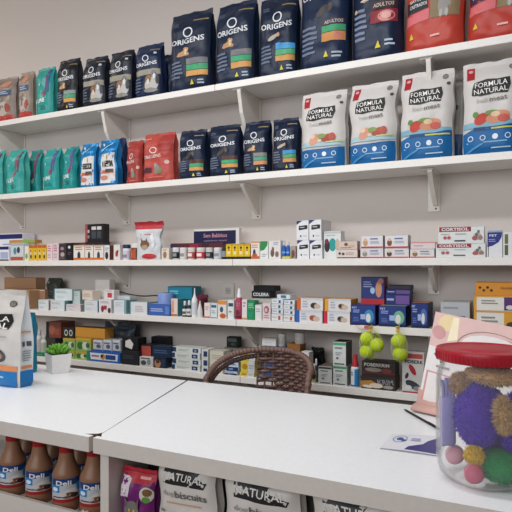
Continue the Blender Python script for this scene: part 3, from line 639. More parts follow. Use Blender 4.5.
C(mb, mc, 503, 519, 231.5, 3, .06, '#dcdcd8', [('r', .1, .52, .32, .9, '#5d6a46'), ('r', .1, .08, .32, .48, '#4f5c3c')], 'white box with two olive bars cut by the right edge, middle shelf', dy=.01)

# ------------------------------------------------------------------ fourth shelf stock
kr = '#a9815f'
C('cardboard_box', mc, -6, 29.5, 290, 4, .09, kr, [('r', .62, .5, .95, .85, '#cfcac4'), ('l', .66, .6, .9, .78, 2, '#8a8f9c'), ('r', .02, .48, .98, .5, '#8d6a4c')], 'brown cardboard box with a white address label at the left end of the fourth shelf', dy=.03, kind='kraft', key='kb')
C('cardboard_box', mc, 31, 45, 289.5, 4, .05, '#9a755b', [('r', .02, .93, .98, .99, '#d0b79a'), ('r', .4, .02, .44, .98, '#98735a')], 'small darker brown cardboard box beside the carton with the address label, fourth shelf', dy=.112, kind='kraft', side='#94705a', top='#b98d6b')
C('cardboard_box', mc, 4, 36, 277.5, 4, .08, '#b08867', [('r', .02, .62, .98, .64, '#8d6a4c')], 'large brown carton standing behind the two lower cardboard boxes on the fourth shelf', dy=.166, kind='kraft', top='#a98060')
pouch('dark_bag', 'bag', 47, 63, 278, 4, .08, '#3a3f39', [('e', .25, .85, .06, .03, '#b8b9b2'), ('l', .2, .4, .8, .6, 2, '#4d544d')], 'dark olive bag slumped behind the pale boxes on the fourth shelf', dy=.145, seed=60, wr=.015, sealh=.04)
def pale(v): return [('l', .12, .6, .8, .85, 2, ['#9fb5b8', '#b4a7a8', '#9aaeb0', '#b8b0a8'][v % 4]), ('r', .0, .0, .05, .99, ['#5d8a94', '#b07f86', '#4f88a0', '#8aa8a2'][v % 4]), ('l', .15, .15, .6, .4, 2, '#c3c6c4')]
lowp = [(38, 48.5, 300, '#d9dde0', '#7aa09e', 'pale white box in front of the small cardboard box, fourth shelf front row', 's1'), (50, 64.5, 300.5, '#d5dde0', '#6f9694', 'pale blue-white box second in the fourth shelf front row', 's2'),
        (65.5, 80.5, 304.5, '#dccfd2', '#a9a29f', 'low pinkish box third in the fourth shelf front row', 's3'), (84, 97.5, 300.5, '#d5d8dc', '#4f7f9c', 'pale box with a blue left edge in the fourth shelf front row', 's4')]
for i, (a, b, yt, c, sd, lb, key) in enumerate(lowp):
    C(mb, mc, a, b, yt, 4, .10, c, pale(i), lb, dy=.010, side=sd, top=c, key=key)
C(mb, mc, 98.5, 111.5, 299.5, 4, .08, '#dcd6d6', [('e', .3, .3, .12, .25, '#7a2f33'), ('r', .4, .25, .65, .55, '#a93642'), ('e', .85, .2, .12, .2, '#3b3134'), ('l', .15, .7, .85, .88, 2, '#a0a0a8')], 'white box with red squares in the fourth shelf front row', dy=.01, key='s5', rz=-2)
C(mb, mc, 113.5, 126, 300, 4, .10, '#d8dbdf', [('r', .85, .0, .99, .99, '#79a4ac'), ('l', .12, .5, .75, .85, 3, '#b7bcc2')], 'pale box with grey-teal right edge, fourth shelf, right of the red-square box', dy=.012, key='s6', side='#6f9ba0')
C(mb, mc, 130, 147, 302, 4, .11, '#d7d9dc', [('l', .3, .2, .8, .7, 4, '#c3a9a6'), ('r', .0, .0, .06, .99, '#6d9298')], 'wide pale box with faint pink print left of the blue roll box', dy=.012, key='s7', side='#8fa5a3', rz=2)
C(mb, mc, 54, 72, 289, 4, .08, '#d3dcdf', pale(0), 'pale box lying on the second front box, upper row of the fourth shelf', dy=.035, on='s2', side='#93aaa4', top='#a9b7b2', key='u1')
C(mb, mc, 72.5, 80, 291, 4, .08, '#b9c6c2', pale(2), 'grey-green box on the low pinkish box, fourth shelf upper row', dy=.05, on='s3', side='#8ba19a')
C(mb, mc, 81, 93.5, 290.5, 4, .06, '#d6c8bb', [('l', .15, .3, .8, .7, 2, '#b59f8e')], 'beige box lying askew on the box with a blue left edge', dy=.035, on='s4', rz=-10)
C(mb, mc, 95, 109.5, 279.5, 4, .05, '#dedad5', [('l', .2, .6, .7, .66, 1, '#c9c5c0')], 'tall blank white box standing behind the red-square box, fourth shelf', dy=.12)
C(mb, mc, 104, 114, 290, 4, .05, '#ded5d4', [('r', .35, .2, .8, .7, '#b8454b'), ('l', .1, .8, .9, .95, 1, '#c99')], 'small white box with a red patch resting on the red-square box', dy=.02, on='s5')
C(mb, mc, 113, 130, 296, 4, .06, '#c9cdd0', [('l', .1, .3, .9, .6, 1, '#a5abb0')], 'flat grey-white packet lying over the box with the grey-teal edge', dy=.05, on='s6')
C('blue_box', mc, 148.5, 170, 304, 4, .08, '#3f63ad', [('l', .1, .3, .75, .65, 2, '#a9b9e0'), ('r', .78, .15, .96, .8, '#5f83c4')], 'royal blue box at the front of the fourth shelf under the blue and white roll', dy=.004, key='bb', top='#8797b8')
g = G(); cx, w, h = place(156, 169.5, 293, YF + .03, REF['bb'][2])
t = thing('tape_roll', 'blue and white rolled bandage standing on the royal blue box', 'roll', (cx, YF + .06, REF['bb'][2]), 0)
g.lathe([(w / 2, 0), (w / 2, h * .9), (w / 2 * .92, h), (w * .25, h), (w * .25, h * .4)], mat('#7d93c9', 'plastic'), n=24); g.build('wrapped_roll', t, smooth=40)
g = G(); g.lathe([(w * .25, h * .4), (w * .25, h * 1.01), (w * .2, h * 1.01), (w * .2, h * .4)], mat('#2b2f3c', 'matte'), n=24); g.build('core', t, smooth=40)
C('back_box', mc, 167, 192, 299, 4, .06, '#3f7f8c', [], 'teal-grey box standing under the long teal box behind the small bottles', dy=.11, key='tb')
C('teal_box', mc, 167.5, 192, 286.5, 4, .10, '#1f7c95', [('l', .08, .35, .5, .7, 2, '#7fc0cc')], 'long teal box resting high behind the small bottles on the fourth shelf', dy=.10, on='tb', top='#2a5e78')
C(mb, mc, 171, 177.6, 298.5, 4, .05, '#e0cfc4', [('r', .02, .01, .98, .12, '#c06a3c'), ('r', .1, .2, .45, .9, '#d89a7f')], 'slim salmon and white box between the blue box and the black-labelled bottles', dy=.015, side='#3f8a94')
def small_bottle(a, b, yt, body, cap, lb, sh=4, lc='#e0dedb', la=None, dy=.012, **k):
    return bottle('small_bottle', 'bottle', a, b, yt, sh, body, cap, lb, prof=[(.94, 0), (1, .03), (1, .55), (.7, .66), (.42, .72)], caprof=[(.5, 0), (.52, .2), (.5, .9), (.4, 1)], labelcol=lc, lab=(.1, .5), labelart=la, dy=dy, **k)
small_bottle(181.5, 185.6, 301, '#2a2a2c', '#dcd9d6', 'first small dark bottle with white cap beside the salmon box', la=[('r', .1, .2, .9, .6, '#55585e')])
small_bottle(185.9, 190, 300.5, '#26272a', '#dcd9d6', 'second small dark bottle with white cap, touching the white dropper bottle', la=[('r', .1, .3, .9, .6, '#6c6f75')])
SPR = [(.5, 0), (.52, .12), (.30, .25), (.22, .5), (.16, .95), (.1, 1)]
bottle('dropper_bottle', 'bottle', 190.4, 195.6, 288, 4, '#e3e1de', '#e8e6e4', 'tall white bottle with a thin nozzle on the fourth shelf', prof=[(.95, 0), (1, .03), (1, .60), (.6, .68)], caprof=SPR, labelcol='#d0d4da', lab=(.1, .5), dy=.008)
pouch('maroon_pouch', 'bag', 194.5, 207.5, 294.5, 4, .05, '#5b2433', [('l', .15, .5, .85, .8, 2, '#8d4a5a')], 'maroon pouch standing behind the small tubes on the fourth shelf', dy=.09, seed=63, wr=.01)
bottle('ointment_tube', 'tube', 196, 201, 301, 4, '#dddad6', '#cfcbc6', 'small white cone-shaped tube in front of the maroon pouch', prof=[(.9, 0), (1, .05), (.9, .4), (.4, .8)], caprof=[(.35, 0), (.2, 1)], labelcol=None, dy=.01)
rowm = [(204.2, 210, 303, '#e2d9d6', [('l', .2, .5, .8, .8, 2, '#c9888a'), ('r', .02, .0, .98, .1, '#c4604c')], 'pink-printed slim white box right of the maroon pouch', None),
        (210.4, 217, 303.5, '#d9dfe0', [('r', .1, .72, .9, .9, '#3a5f78'), ('l', .15, .3, .8, .55, 2, '#93a4a8'), ('r', .02, 0, .98, .06, '#4a6a8a')], 'slim white box with a dark teal heading left of the orange-topped box', None),
        (217.6, 226.4, 300.5, '#e0dad2', [('r', .02, .78, .98, .99, '#dd8d34'), ('e', .45, .5, .2, .16, '#3f5a78'), ('e', .6, .15, .35, .14, '#c25e2a')], 'white box with orange top and orange-brown base, fourth shelf', None),
        (227.5, 233.8, 300, '#dfe1df', [('r', .15, .66, .9, .84, '#2a4a58'), ('l', .2, .3, .8, .45, 1, '#4fa58a')], 'slim white box with dark oval mark left of the pink spray bottle', None),
        (241.8, 247, 299.5, '#e0dcda', [('r', .02, .0, .98, .1, '#c98e6c'), ('l', .2, .6, .8, .9, 2, '#c98a98')], 'slim white box between the pink spray bottle and the green box', None),
        (247.4, 254.6, 300.5, '#1f8a5c', [('l', .1, .68, .9, .86, 2, '#8fd0a8'), ('r', .1, .62, .9, .65, '#cfc870'), ('l', .2, .15, .8, .4, 2, '#2fa574')], 'bright green box right of the pink spray bottle, fourth shelf', None),
        (255, 261.6, 305, '#e0dedb', [('l', .15, .5, .85, .8, 2, '#a9adb3')], 'small white box right of the bright green box', None),
        (262.4, 270.6, 303, '#ddcfcf', [('e', .5, .62, .32, .22, '#9c5e68'), ('e', .45, .6, .18, .12, '#d9b9b4'), ('l', .15, .1, .85, .35, 2, '#c08890')], 'small pinkish box with a dark rose picture, fourth shelf', None)]
for a, b, yt, c, ar, lb, _ in rowm: C(mb, mc, a, b, yt, 4, .05, c, ar, lb, dy=.012)
bottle('spray_bottle', 'bottle', 234.6, 240.8, 288.5, 4, '#a83a55', '#e8e5e3', 'pink-red spray bottle with white nozzle cap on the fourth shelf', prof=[(.94, 0), (1, .03), (1, .64), (.75, .7)], caprof=[(.7, 0), (.72, .25), (.5, .4), (.42, .9), (.3, 1)], labelcol='#b04a66', lab=(.05, .62), labelart=[('l', .15, .65, .85, .85, 2, '#e0b9c2'), ('e', .5, .3, .25, .15, '#7c1f36'), ('r', .1, .0, .9, .12, '#5f1a2c')], dy=.008)
C('back_box', mc, 251, 277, 298, 4, .07, '#bdb8b2', [('l', .1, .5, .9, .8, 2, '#8f8a86')], 'grey-white box standing behind, carrying the black lettered boxes', dy=.1, key='bk')
C('black_box', mc, 251.5, 270.5, 291, 4, .07, '#15171b', [('r', .04, .12, .96, .92, '#262a2e'), ('t', 'COLEIRA', .5, .5, .84, .5, '#d2d8d0', 0, 0, .03)], 'black box lettered COLEIRA on the fourth shelf', dy=.095, on='bk', key='bk2', top='#0f1114')
C('black_box', mc, 253, 275, 285.5, 4, .07, '#101216', [], 'plain black box lying on top of the lettered black box', dy=.098, on='bk2', rz=-3)
for ci, (a, b) in enumerate(((271.4, 282.8), (283.4, 294.4))):
    on = None
    for k, yt in enumerate((314, 309, 304, 299)):
        key = f'w{ci}{k}'
        C('slim_box', mc, a + (k % 2) * .5, b + (k % 2) * .3, yt + ci, 4, .08, '#dfe2e4', [('r', .60, .2, .8, .75, ['#c04a3a', '#33507c', '#33507c', '#2c4c86'][k]), ('l', .08, .4, .5, .7, 1, ['#c9b070', '#7a8aa0', '#a9aeb4', '#5a7fae'][k]), ('r', .02, .0, .98, .1, '#b5b9bc')],
          f'slim white carton, layer {["one", "two", "three", "four"][k]} from the bottom of the {["left", "right"][ci]} stack of slim cartons', dy=.01, on=on, key=key, top='#d3d9dc', group='slim white cartons in two stacks')
        on = key
C('slim_box', mc, 276, 291, 294.5, 4, .06, '#cfd8dc', [('r', .3, .2, .7, .8, '#4a6f8c')], 'loose slim pale carton lying across the top of the two stacks of slim cartons', dy=.03, on='w03', rz=-12, top='#aab9bd')
qq = [(295.4, 322.6, 310.5, None, 'd1', '#2f62ad', '#b06a4a', 'blue-edged'), (323.4, 350.2, 311.5, None, 'd2', '#c22f40', '#8a7a68', 'red-edged'), (296.8, 323.4, 298, 'd1', 'd3', '#cf6a34', '#4a4038', 'orange-edged'), (324.4, 351, 299, 'd2', 'd4', '#dda035', '#b08a62', 'yellow-edged')]
for a, b, yt, on, key, c, bl, lb in qq:
    C(mb, mc, a, b, yt, 4, .12, '#dedcdd', [('r', .0, .0, .15, 1, c), ('e', .66, .40, .14, .24, bl), ('e', .78, .34, .12, .2, '#cbb6a4'), ('e', .6, .45, .06, .16, '#3b2f2a' if key != 'd1' else '#a04a34'), ('l', .22, .2, .42, .8, 3, '#a9b0c0'), ('r', .2, .86, .98, .96, '#cfd4de')],
      lb + ' white dog medicine box in the two-by-two block on the fourth shelf', dy=.01, on=on, key=key, side=c, top='#cf9a55' if key in ('d3', 'd4') else c)
def a_nv(v): return [('t', 'PET', .15, .86, .2, .09, '#b9c4e6'), ('l', .08, .6, .4, .78, 2, '#8fa0d0'), ('e', .75, .45, .2, .33, ['#3a8ab8', '#6fae8a', '#4a6ab0'][v]), ('e', .72, .38, .1, .22, '#d8d8d4'), ('r', .4, .3, .6, .55, '#9fb4dc'), ('r', .02, .02, .98, .12, '#16203f'), ('l', .1, .18, .36, .42, 3, '#5f72b0')]
C('navy_box', mc, 350.8, 375.4, 305, 4, .14, '#22397e', a_nv(0), 'navy blue carton with white dog picture above the ball nets, left one', dy=.008, key='n1', top='#4a3a6e', side='#1a2450')
C('navy_box', mc, 378.6, 406, 306, 4, .14, '#21387c', a_nv(1), 'navy blue carton with green and white picture above the right ball net', dy=.008, key='n2', top='#8f9a4e', side='#141c40')
C('navy_box', mc, 411, 428, 303, 4, .14, '#1f3474', a_nv(2), 'navy blue carton with orange-brown lid right of the green-pictured one', dy=.008, key='n3', top='#a86545', side='#1a2a5c')
C('red_blue_box', mc, 361, 384.5, 277, 4, .07, '#2a3670', [('r', .0, .0, 1, .2, '#b52a34'), ('e', .76, .55, .14, .3, '#c08a70'), ('e', .5, .5, .1, .12, '#9fc0e0'), ('l', .1, .6, .5, .85, 3, '#8892b8'), ('e', .85, .85, .12, .1, '#a06a5c')], 'navy and red box standing on the left navy carton', dy=.075, on='n1', top='#3a3048', side='#8e2a35')
C('slim_navy_box', mc, 385.5, 410, 294.5, 4, .07, '#23306e', [('r', .42, .1, .98, .9, '#6c4f96'), ('l', .05, .3, .36, .7, 1, '#a0a8d4')], 'lower slim navy and purple box on the green-pictured carton', dy=.07, on='n2', key='n4')
C('slim_navy_box', mc, 386, 410.5, 289.5, 4, .07, '#23306e', [('r', .42, .1, .98, .9, '#5f4a80'), ('l', .05, .3, .36, .7, 1, '#a0a8d4')], 'middle slim navy and mauve box on the green-pictured carton', dy=.07, on='n4', key='n5')
C('slim_navy_box', mc, 388, 411, 285, 4, .07, '#2b2638', [], 'topmost slim black box of the small pile on the green-pictured carton', dy=.075, on='n5')
C('grey_box', mc, 440.5, 470, 302, 4, .14, '#b4b7ba', [('l', .05, .3, .9, .55, 1, '#5a6c90'), ('l', .1, .7, .7, .85, 1, '#8f959c')], 'silver grey carton left of the orange boxes, behind the pink sign', dy=.02, top='#a9aaa8')
C('orange_box', mc, 473.5, 522, 311, 4, .12, '#e0dcd4', [('r', .0, .0, .06, 1, '#d59a34'), ('r', .64, .05, .98, .98, '#d39a2c'), ('e', .8, .3, .12, .2, '#4c3524'), ('l', .16, .4, .55, .75, 2, '#8d8a86'), ('r', .0, .92, 1, 1, '#d59a34')], 'lower white box with yellow frame and brown puppy patch at the right edge', dy=.01, key='o1', side='#c98f34', top='#d59a34')
C('orange_box', mc, 473.5, 522, 296, 4, .12, '#e0dcd4', [('r', .0, .0, .06, 1, '#d59a34'), ('r', .64, .05, .98, .98, '#55306e'), ('e', .76, .25, .08, .15, '#d8ccc8'), ('l', .16, .4, .55, .75, 2, '#8d8a86'), ('r', .0, .92, 1, 1, '#d59a34')], 'upper white box with yellow frame and purple patch at the right edge', dy=.01, on='o1', key='o2', side='#c98f34', top='#d59a34')
C('orange_box', mc, 475, 524, 282.5, 4, .12, '#cf8a2c', [('e', .1, .6, .03, .1, '#3f2a18'), ('e', .18, .4, .03, .1, '#3f2a18'), ('e', .26, .62, .03, .1, '#3f2a18'), ('e', .34, .4, .03, .1, '#3f2a18'), ('t', 'Golden', .68, .6, .3, .2, '#8d5a1c')], 'orange carton with brown paw marks on top of the yellow-framed boxes', dy=.012, on='o2', top='#c17f2c')

# ------------------------------------------------------------------ lowest shelf stock
bottle('white_bottle', 'bottle', 33, 38.5, 330, 5, '#d6cdcb', '#cfc6c6', 'pale pink-white bottle behind the potted plant, left one', dy=.03, labelcol='#c9b4b6')
bottle('white_bottle', 'bottle', 39, 44, 335, 5, '#c9c9c2', '#b8c0b8', 'pale grey bottle behind the potted plant, right one', dy=.03, labelcol='#a9b5a4')
C('green_box', mc, 35, 46, 353, 5, .04, '#1f7a55', [('l', .1, .3, .8, .7, 2, '#5fae8a')], 'low green box beside the potted plant on the lowest shelf', dy=.004)
C('brown_box', mc, 44.5, 55, 337.5, 5, .12, '#3c3a38', [('l', .1, .2, .9, .5, 3, '#6d6058')], 'dark brown box hidden behind the succulent on the lowest shelf', dy=.05, key='f0')
C('red_brown_box', mc, 46, 61, 322, 5, .12, '#7c4436', [('e', .4, .5, .2, .3, '#a05f4a'), ('r', .0, .0, .2, 1, '#26262c'), ('r', .62, .2, .9, .6, '#94503e')], 'dark red-brown box above the succulent on the lowest shelf', dy=.05, on='f0')
def a_grn(): return [('e', .3, .45, .2, .3, '#3d6e3a'), ('e', .65, .45, .22, .3, '#d5d2b8'), ('r', .0, .85, 1, 1, '#c9a83c'), ('e', .8, .5, .12, .2, '#2f6a5a')]
for i, (a, b, yt, on, key) in enumerate(((62.5, 74.5, 351, None, 'g1'), (75, 87.8, 351.5, None, 'g2'), (63, 75, 338.5, 'g1', 'g3'), (75.5, 91, 338.5, 'g2', 'g4'))):
    C('green_box', mc, a, b, yt, 5, .09, '#8fae5e', a_grn(), ['lower left', 'lower right', 'upper left', 'upper right'][i] + ' of the green and yellow boxes beside the succulent pot', dy=.02, on=on, key=key, side='#c2a03a', group='green and yellow boxes')
C('black_white_box', mc, 63, 74, 327.5, 5, .07, '#2a2a28', [('o', .28, .5, .16, .3, .35, '#c9c8bf'), ('o', .72, .5, .16, .3, .35, '#c9c8bf')], 'small black box with two white rings on the green boxes', dy=.03, on='g3')
C('orange_long_box', mc, 75, 105, 328, 5, .08, '#c98f3a', [('r', .02, .0, .98, .12, '#a5702c')], 'long mustard orange box lying on the green boxes, lowest shelf', dy=.035, on='g4', top='#9a6c30')
C('blue_tray_box', mc, 86.5, 120, 352, 5, .09, '#2b62ac', [('g', [(.0, .02), (.1, .02), (.05, .98), (.0, .98)], '#2f8a55'), ('g', [(.13, .2), (.93, .2), (.95, .85), (.1, .85)], '#dfe2e6'), ('e', .5, .52, .07, .28, '#c9873c'), ('r', .58, .3, .88, .75, '#2a4a8c'), ('l', .16, .4, .42, .68, 1, '#a04a50'), ('e', .47, .6, .04, .15, '#2c2a2a')], 'blue and white long box with an orange dog at the front of the lowest shelf', dy=.012, key='bt')
for i, (a, b) in enumerate(((93, 102.5), (103.2, 111.6), (112.4, 120.4))):
    C('grey_pack', 'packet', a, b, 340, 5, .075, '#bfc4cc', [('r', .0, .0, 1, .16, '#2a5aa6'), ('e', .6, .45, .25, .18, '#5a5f68'), ('l', .1, .62, .9, .8, 1, '#4a5a80'), ('r', .05, .86, .95, .97, '#dfe2e4')], ['left', 'middle', 'right'][i] + ' small grey and blue pack standing on the blue and white long box', dy=.02, on='bt', key='gp%d' % i, group='grey packs on the blue box', top='#a0a6ac')
pouch('dark_plastic_bag', 'bag', 104, 137, 323, 5, .07, '#3c434c', [('e', .3, .5, .2, .1, '#7a848f'), ('e', .7, .3, .12, .1, '#9aa0a6'), ('e', .5, .8, .3, .04, '#20242a'), ('e', .62, .55, .1, .08, '#5f5448')], 'crumpled dark blue-grey plastic bag at the back of the lowest shelf', dy=.115, seed=70, wr=.02, sealh=.06)
C('black_box', mc, 121.5, 138.5, 351, 5, .09, '#25272d', [('l', .1, .4, .8, .7, 2, '#44474f')], 'lower black box right of the blue and white long box', dy=.012, key='kk')
C('black_box', mc, 122, 138, 338, 5, .08, '#17181c', [('g', [(.2, .3), (.62, .12), (.72, .55), (.5, .92), (.22, .75)], '#dad8d2')], 'upper black box with a white cut-out card, lowest shelf', dy=.018, on='kk', key='kk2', top='#2a2c32')
C('black_red_box', mc, 141.5, 151, 345, 5, .10, '#24262b', [('r', .0, .45, 1, .95, '#b35348'), ('e', .5, .25, .4, .16, '#d8d5d2'), ('r', .05, .35, .95, .44, '#e0ded9')], 'box with salmon-red face and black lid on the lowest shelf', dy=.045, key='rr', top='#1c1d22', side='#1d1e24')
C('black_red_box', mc, 151, 166, 337, 5, .07, '#1f2026', [('r', .03, .25, .97, .72, '#9a4a44'), ('r', .03, .1, .97, .25, '#c9b4a8')], 'long black box with a red stripe standing behind the face-printed boxes', dy=.175, top='#191a20')
C('white_face_box', mc, 139.5, 153, 357, 5, .03, '#cfcfcc', [('e', .3, .4, .2, .25, '#4a4d52'), ('e', .7, .5, .14, .3, '#8d8f90'), ('l', .1, .75, .9, .95, 1, '#2c3038')], 'grey and white printed box at the shelf edge under the salmon-red box', dy=.005)
C('face_box', mc, 153.6, 166, 357.5, 5, .06, '#1f2c3c', [('e', .32, .42, .26, .4, '#b98560'), ('e', .34, .62, .16, .2, '#5a3c2a'), ('r', .62, .15, .95, .85, '#2c3c58')], 'dark box with a tan dog face left of the stack of white boxes', dy=.008, key='fb')
C('navy_flat_box', mc, 152, 171, 346.5, 5, .07, '#1f3048', [('l', .1, .3, .9, .7, 2, '#4a5f80')], 'flat dark navy box lying on the dog-face box', dy=.02, on='fb', top='#24384f')
on = None
for k, yt in enumerate((364.8, 359, 353, 347.5)):
    key = f'ws{k}'
    C('white_navy_box', mc, 171.5 + (k % 2) * 1.2, 200 + (k % 2) * .8, yt, 5, .09, '#d9dcd8', [('r', .0, .1, .12, .92, '#2a3f66'), ('r', .72, .2, .92, .85, '#223766'), ('l', .2, .3, .62, .7, 2, '#a9b2a8'), ('e', .82, .5, .05, .15, '#9aa8c8')],
      ['bottom', 'second lowest', 'second highest', 'top'][k] + ' white and navy box of the four-high pile on the lowest shelf', dy=.01, on=on, key=key, group='four-high pile of white and navy boxes', top='#c9ccc8'); on = key
on = None
for k, yt in enumerate((368, 359, 350)):
    key = f'wt{k}'
    C('small_white_box', mc, 201.5, 208, yt - .5, 5, .09, '#d5d6d2', [('r', .3, .2, .9, .8, '#2a3f66')], ['lowest', 'middle', 'highest'][k] + ' small box of the narrow pile right of the white and navy boxes', dy=.012, on=on, key=key, group='narrow pile of small boxes'); on = key
C('cream_box', mc, 209.5, 223, 364, 5, .09, '#c9c4b4', [('e', .4, .5, .12, .15, '#8a8a84'), ('l', .5, .3, .9, .7, 3, '#a8a69a')], 'lower cream box seen through the open arm of the wicker chair', dy=.012, key='cr')
C('cream_box', mc, 209.5, 223.5, 351, 5, .09, '#cfcab8', [('l', .2, .3, .9, .7, 3, '#aaa89a')], 'upper cream box seen above the wicker chair arm', dy=.02, on='cr', key='cr2', top='#c3beae')
C('support_box', mc, 224, 246, 348, 5, .07, '#8d8880', [('l', .1, .4, .9, .7, 2, '#6d6a66')], 'grey box at the back of the lowest shelf under the black gadget box', dy=.12, key='sb')
C('gadget_box', mc, 226.5, 237.5, 337, 5, .05, '#1d2220', [('r', .1, .55, .9, .85, '#4f5a54'), ('e', .6, .3, .2, .15, '#3f4a44')], 'small black and grey box standing on the grey back box above the chair arm', dy=.13, on='sb')
on = None
for k, yt in enumerate((371, 362, 353.5)):
    key = f'bl{k}'
    C('blue_white_box', mc, 224.5 + k * 1.5, 237 + k * 1.5, yt, 5, .07, '#c3cfdd', [('r', .02, .0, .98, .45, '#24355f'), ('l', .1, .6, .9, .85, 1, '#5f7aa8'), ('e', .4, .22, .2, .1, '#7f93bb')], ['bottom', 'middle', 'top'][k] + ' blue and white box of the pile framed by the chair arm', dy=.012, on=on, key=key, group='blue and white boxes by the chair arm'); on = key
on = None
for k, yt in enumerate((372.5, 361, 350)):
    key = f'yl{k}'
    C('yellow_white_box', mc, 239.5 + k * 1.2, 254 + k * .6, yt, 5, .07, '#d9c64a', [('r', .55, .0, 1, 1, '#cfd0d2'), ('e', .3, .5, .2, .25, '#b5872c'), ('l', .6, .3, .95, .7, 2, '#9aa0b0')], ['bottom', 'middle', 'top'][k] + ' yellow and white box of the pile left of the woven chair back', dy=.012, on=on, key=key, group='yellow and white boxes by the chair back'); on = key
C('blue_box', mc, 262, 286, 347, 5, .08, '#33507c', [('l', .1, .7, .9, .9, 1, '#8fb0d4'), ('e', .3, .85, .1, .08, '#7ab0d8')], 'blue box behind the woven back of the wicker chair', dy=.03, key='vb')
C('white_box', mc, 262, 276, 338.5, 5, .06, '#d5d3d0', [('l', .2, .3, .8, .6, 1, '#c2bfbb')], 'plain white box on the blue box above the wicker chair', dy=.05, on='vb')
bottle('white_jar', 'jar', 276.8, 284.5, 334, 5, '#b8b4af', '#c3c0bb', 'white jar with lid right of the plain white box above the chair', dy=.06, on='vb', labelcol=None, caprof=[(.95, 0), (.97, .1), (.97, .9), (.9, 1)], prof=[(.95, 0), (1, .04), (1, .6), (.92, .68)])
C('amber_box', mc, 287, 300, 344, 5, .08, '#8d5f2c', [('e', .4, .6, .2, .2, '#b98a3c'), ('r', .1, .05, .5, .4, '#a8432f')], 'amber brown box behind the top rail of the wicker chair', dy=.04, key='am')
bottle('white_jar', 'jar', 293, 303, 333.5, 5, '#b5b1ab', '#bdbab5', 'white jar standing on the amber box above the chair', dy=.05, on='am', labelcol=None, caprof=[(.95, 0), (.97, .1), (.97, .9), (.9, 1)], prof=[(.95, 0), (1, .04), (1, .6), (.92, .68)])
C('white_block', mc, 300.5, 309, 352, 5, .06, '#dcdad7', [], 'small white block box peeking over the right of the chair back', dy=.02, key='wb')
pouch('black_bag', 'bag', 311, 324.5, 348, 5, .05, '#121315', [], 'small crumpled black bag right of the chair on the lowest shelf', dy=.13, seed=77, wr=.02)
small_bottle(311.5, 315.5, 364, '#b9b59c', '#d8d5d0', 'tiny pale bottle right of the chair back, left of the grey boxes', sh=5, lc='#9aa36a')
small_bottle(313.8, 317.4, 359, '#44464a', '#e2e0dc', 'tiny dark bottle with round white cap right of the chair', sh=5, lc='#6a6c70', dy=.04)
def a_gr(c): return [('r', .02, .86, .98, .97, c), ('l', .15, .68, .85, .8, 1, '#6f7478'), ('l', .2, .42, .7, .58, 2, '#8f9499'), ('r', .12, .06, .88, .11, '#4a4f52'), ('e', .35, .32, .1, .05, '#5f6a70')]
C('grey_white_box', mc, 318.3, 332, 366.5, 5, .10, '#c9cbc9', a_gr('#4a4f4c'), 'grey-white upright box with a dark top band, left of the green-topped boxes', dy=.012, top='#6d5f58', side='#9fa09e')
C('green_top_box', mc, 333, 347, 366, 5, .10, '#ccd0cd', a_gr('#3f9a66'), 'lower white box with green top band in the pile of two', dy=.012, key='gt', top='#3c7f5a', side='#8f9492')
C('green_top_box', mc, 332.8, 346, 342, 5, .10, '#d3d6d3', a_gr('#4fa576'), 'upper white box with green top band in the pile of two', dy=.012, on='gt', top='#2c3a34', side='#4a4c4a')
bottle('spray_can', 'spray can', 349.8, 358.2, 355, 5, '#d5d8dc', '#b2303a', 'white and blue spray can with a red cap on the lowest shelf', prof=[(.95, 0), (1, .03), (1, .56), (.9, .62)], caprof=[(.85, 0), (.87, .1), (.6, .45), (.55, .95), (.4, 1)], labelcol='#d9dce0', lab=(.03, .56), labelart=[('r', .55, .0, 1, 1, '#2f8ac8'), ('l', .15, .6, .45, .85, 2, '#5a5f80'), ('r', .0, .0, 1, .08, '#2a62a8')], dy=.01)
C('dark_print_box', mc, 360.5, 395.5, 377, 5, .10, '#3a332e', [('g', [(.0, .1), (.3, .05), (.5, .45), (.3, .7), (.0, .6)], '#b5813f'), ('t', 'KRIM', .72, .62, .45, .38, '#8f9094', .1), ('e', .45, .3, .2, .2, '#d8c8b0', -.3), ('e', .8, .25, .15, .14, '#9a9690'), ('e', .2, .2, .15, .1, '#d9d4cc', -.4)], 'lower dark box with tan and white print under the left ball net', dy=.01, key='db')
C('dark_print_box', mc, 361.5, 395.5, 362, 5, .09, '#332c2c', [('t', 'POBERKRIM', .45, .78, .75, .22, '#c9c3bd'), ('r', .0, .2, 1, .3, '#6a2f2f'), ('e', .35, .45, .25, .14, '#8d857d'), ('e', .75, .42, .15, .16, '#7a3a34')], 'upper dark red-brown box with pale lettering under the left ball net', dy=.014, on='db', top='#3a3230')
C('red_white_box', mc, 402, 424, 353, 5, .09, '#d3cfcb', [('r', .1, .86, .95, .98, '#b04a48'), ('t', 'POBERK', .55, .78, .85, .09, '#26242a', 0, 0, .03), ('e', .48, .58, .2, .09, '#b0303a', -.6), ('e', .22, .42, .1, .06, '#3a3a40', .7), ('e', .5, .2, .35, .1, '#3f4247', -.2), ('e', .3, .13, .15, .06, '#d9d9d9'), ('e', .7, .12, .18, .06, '#8a8d92'), ('r', .02, .0, .98, .04, '#a04040')], 'tall white box with black lettering and a red bone, right end of the lowest shelf', dy=.012)

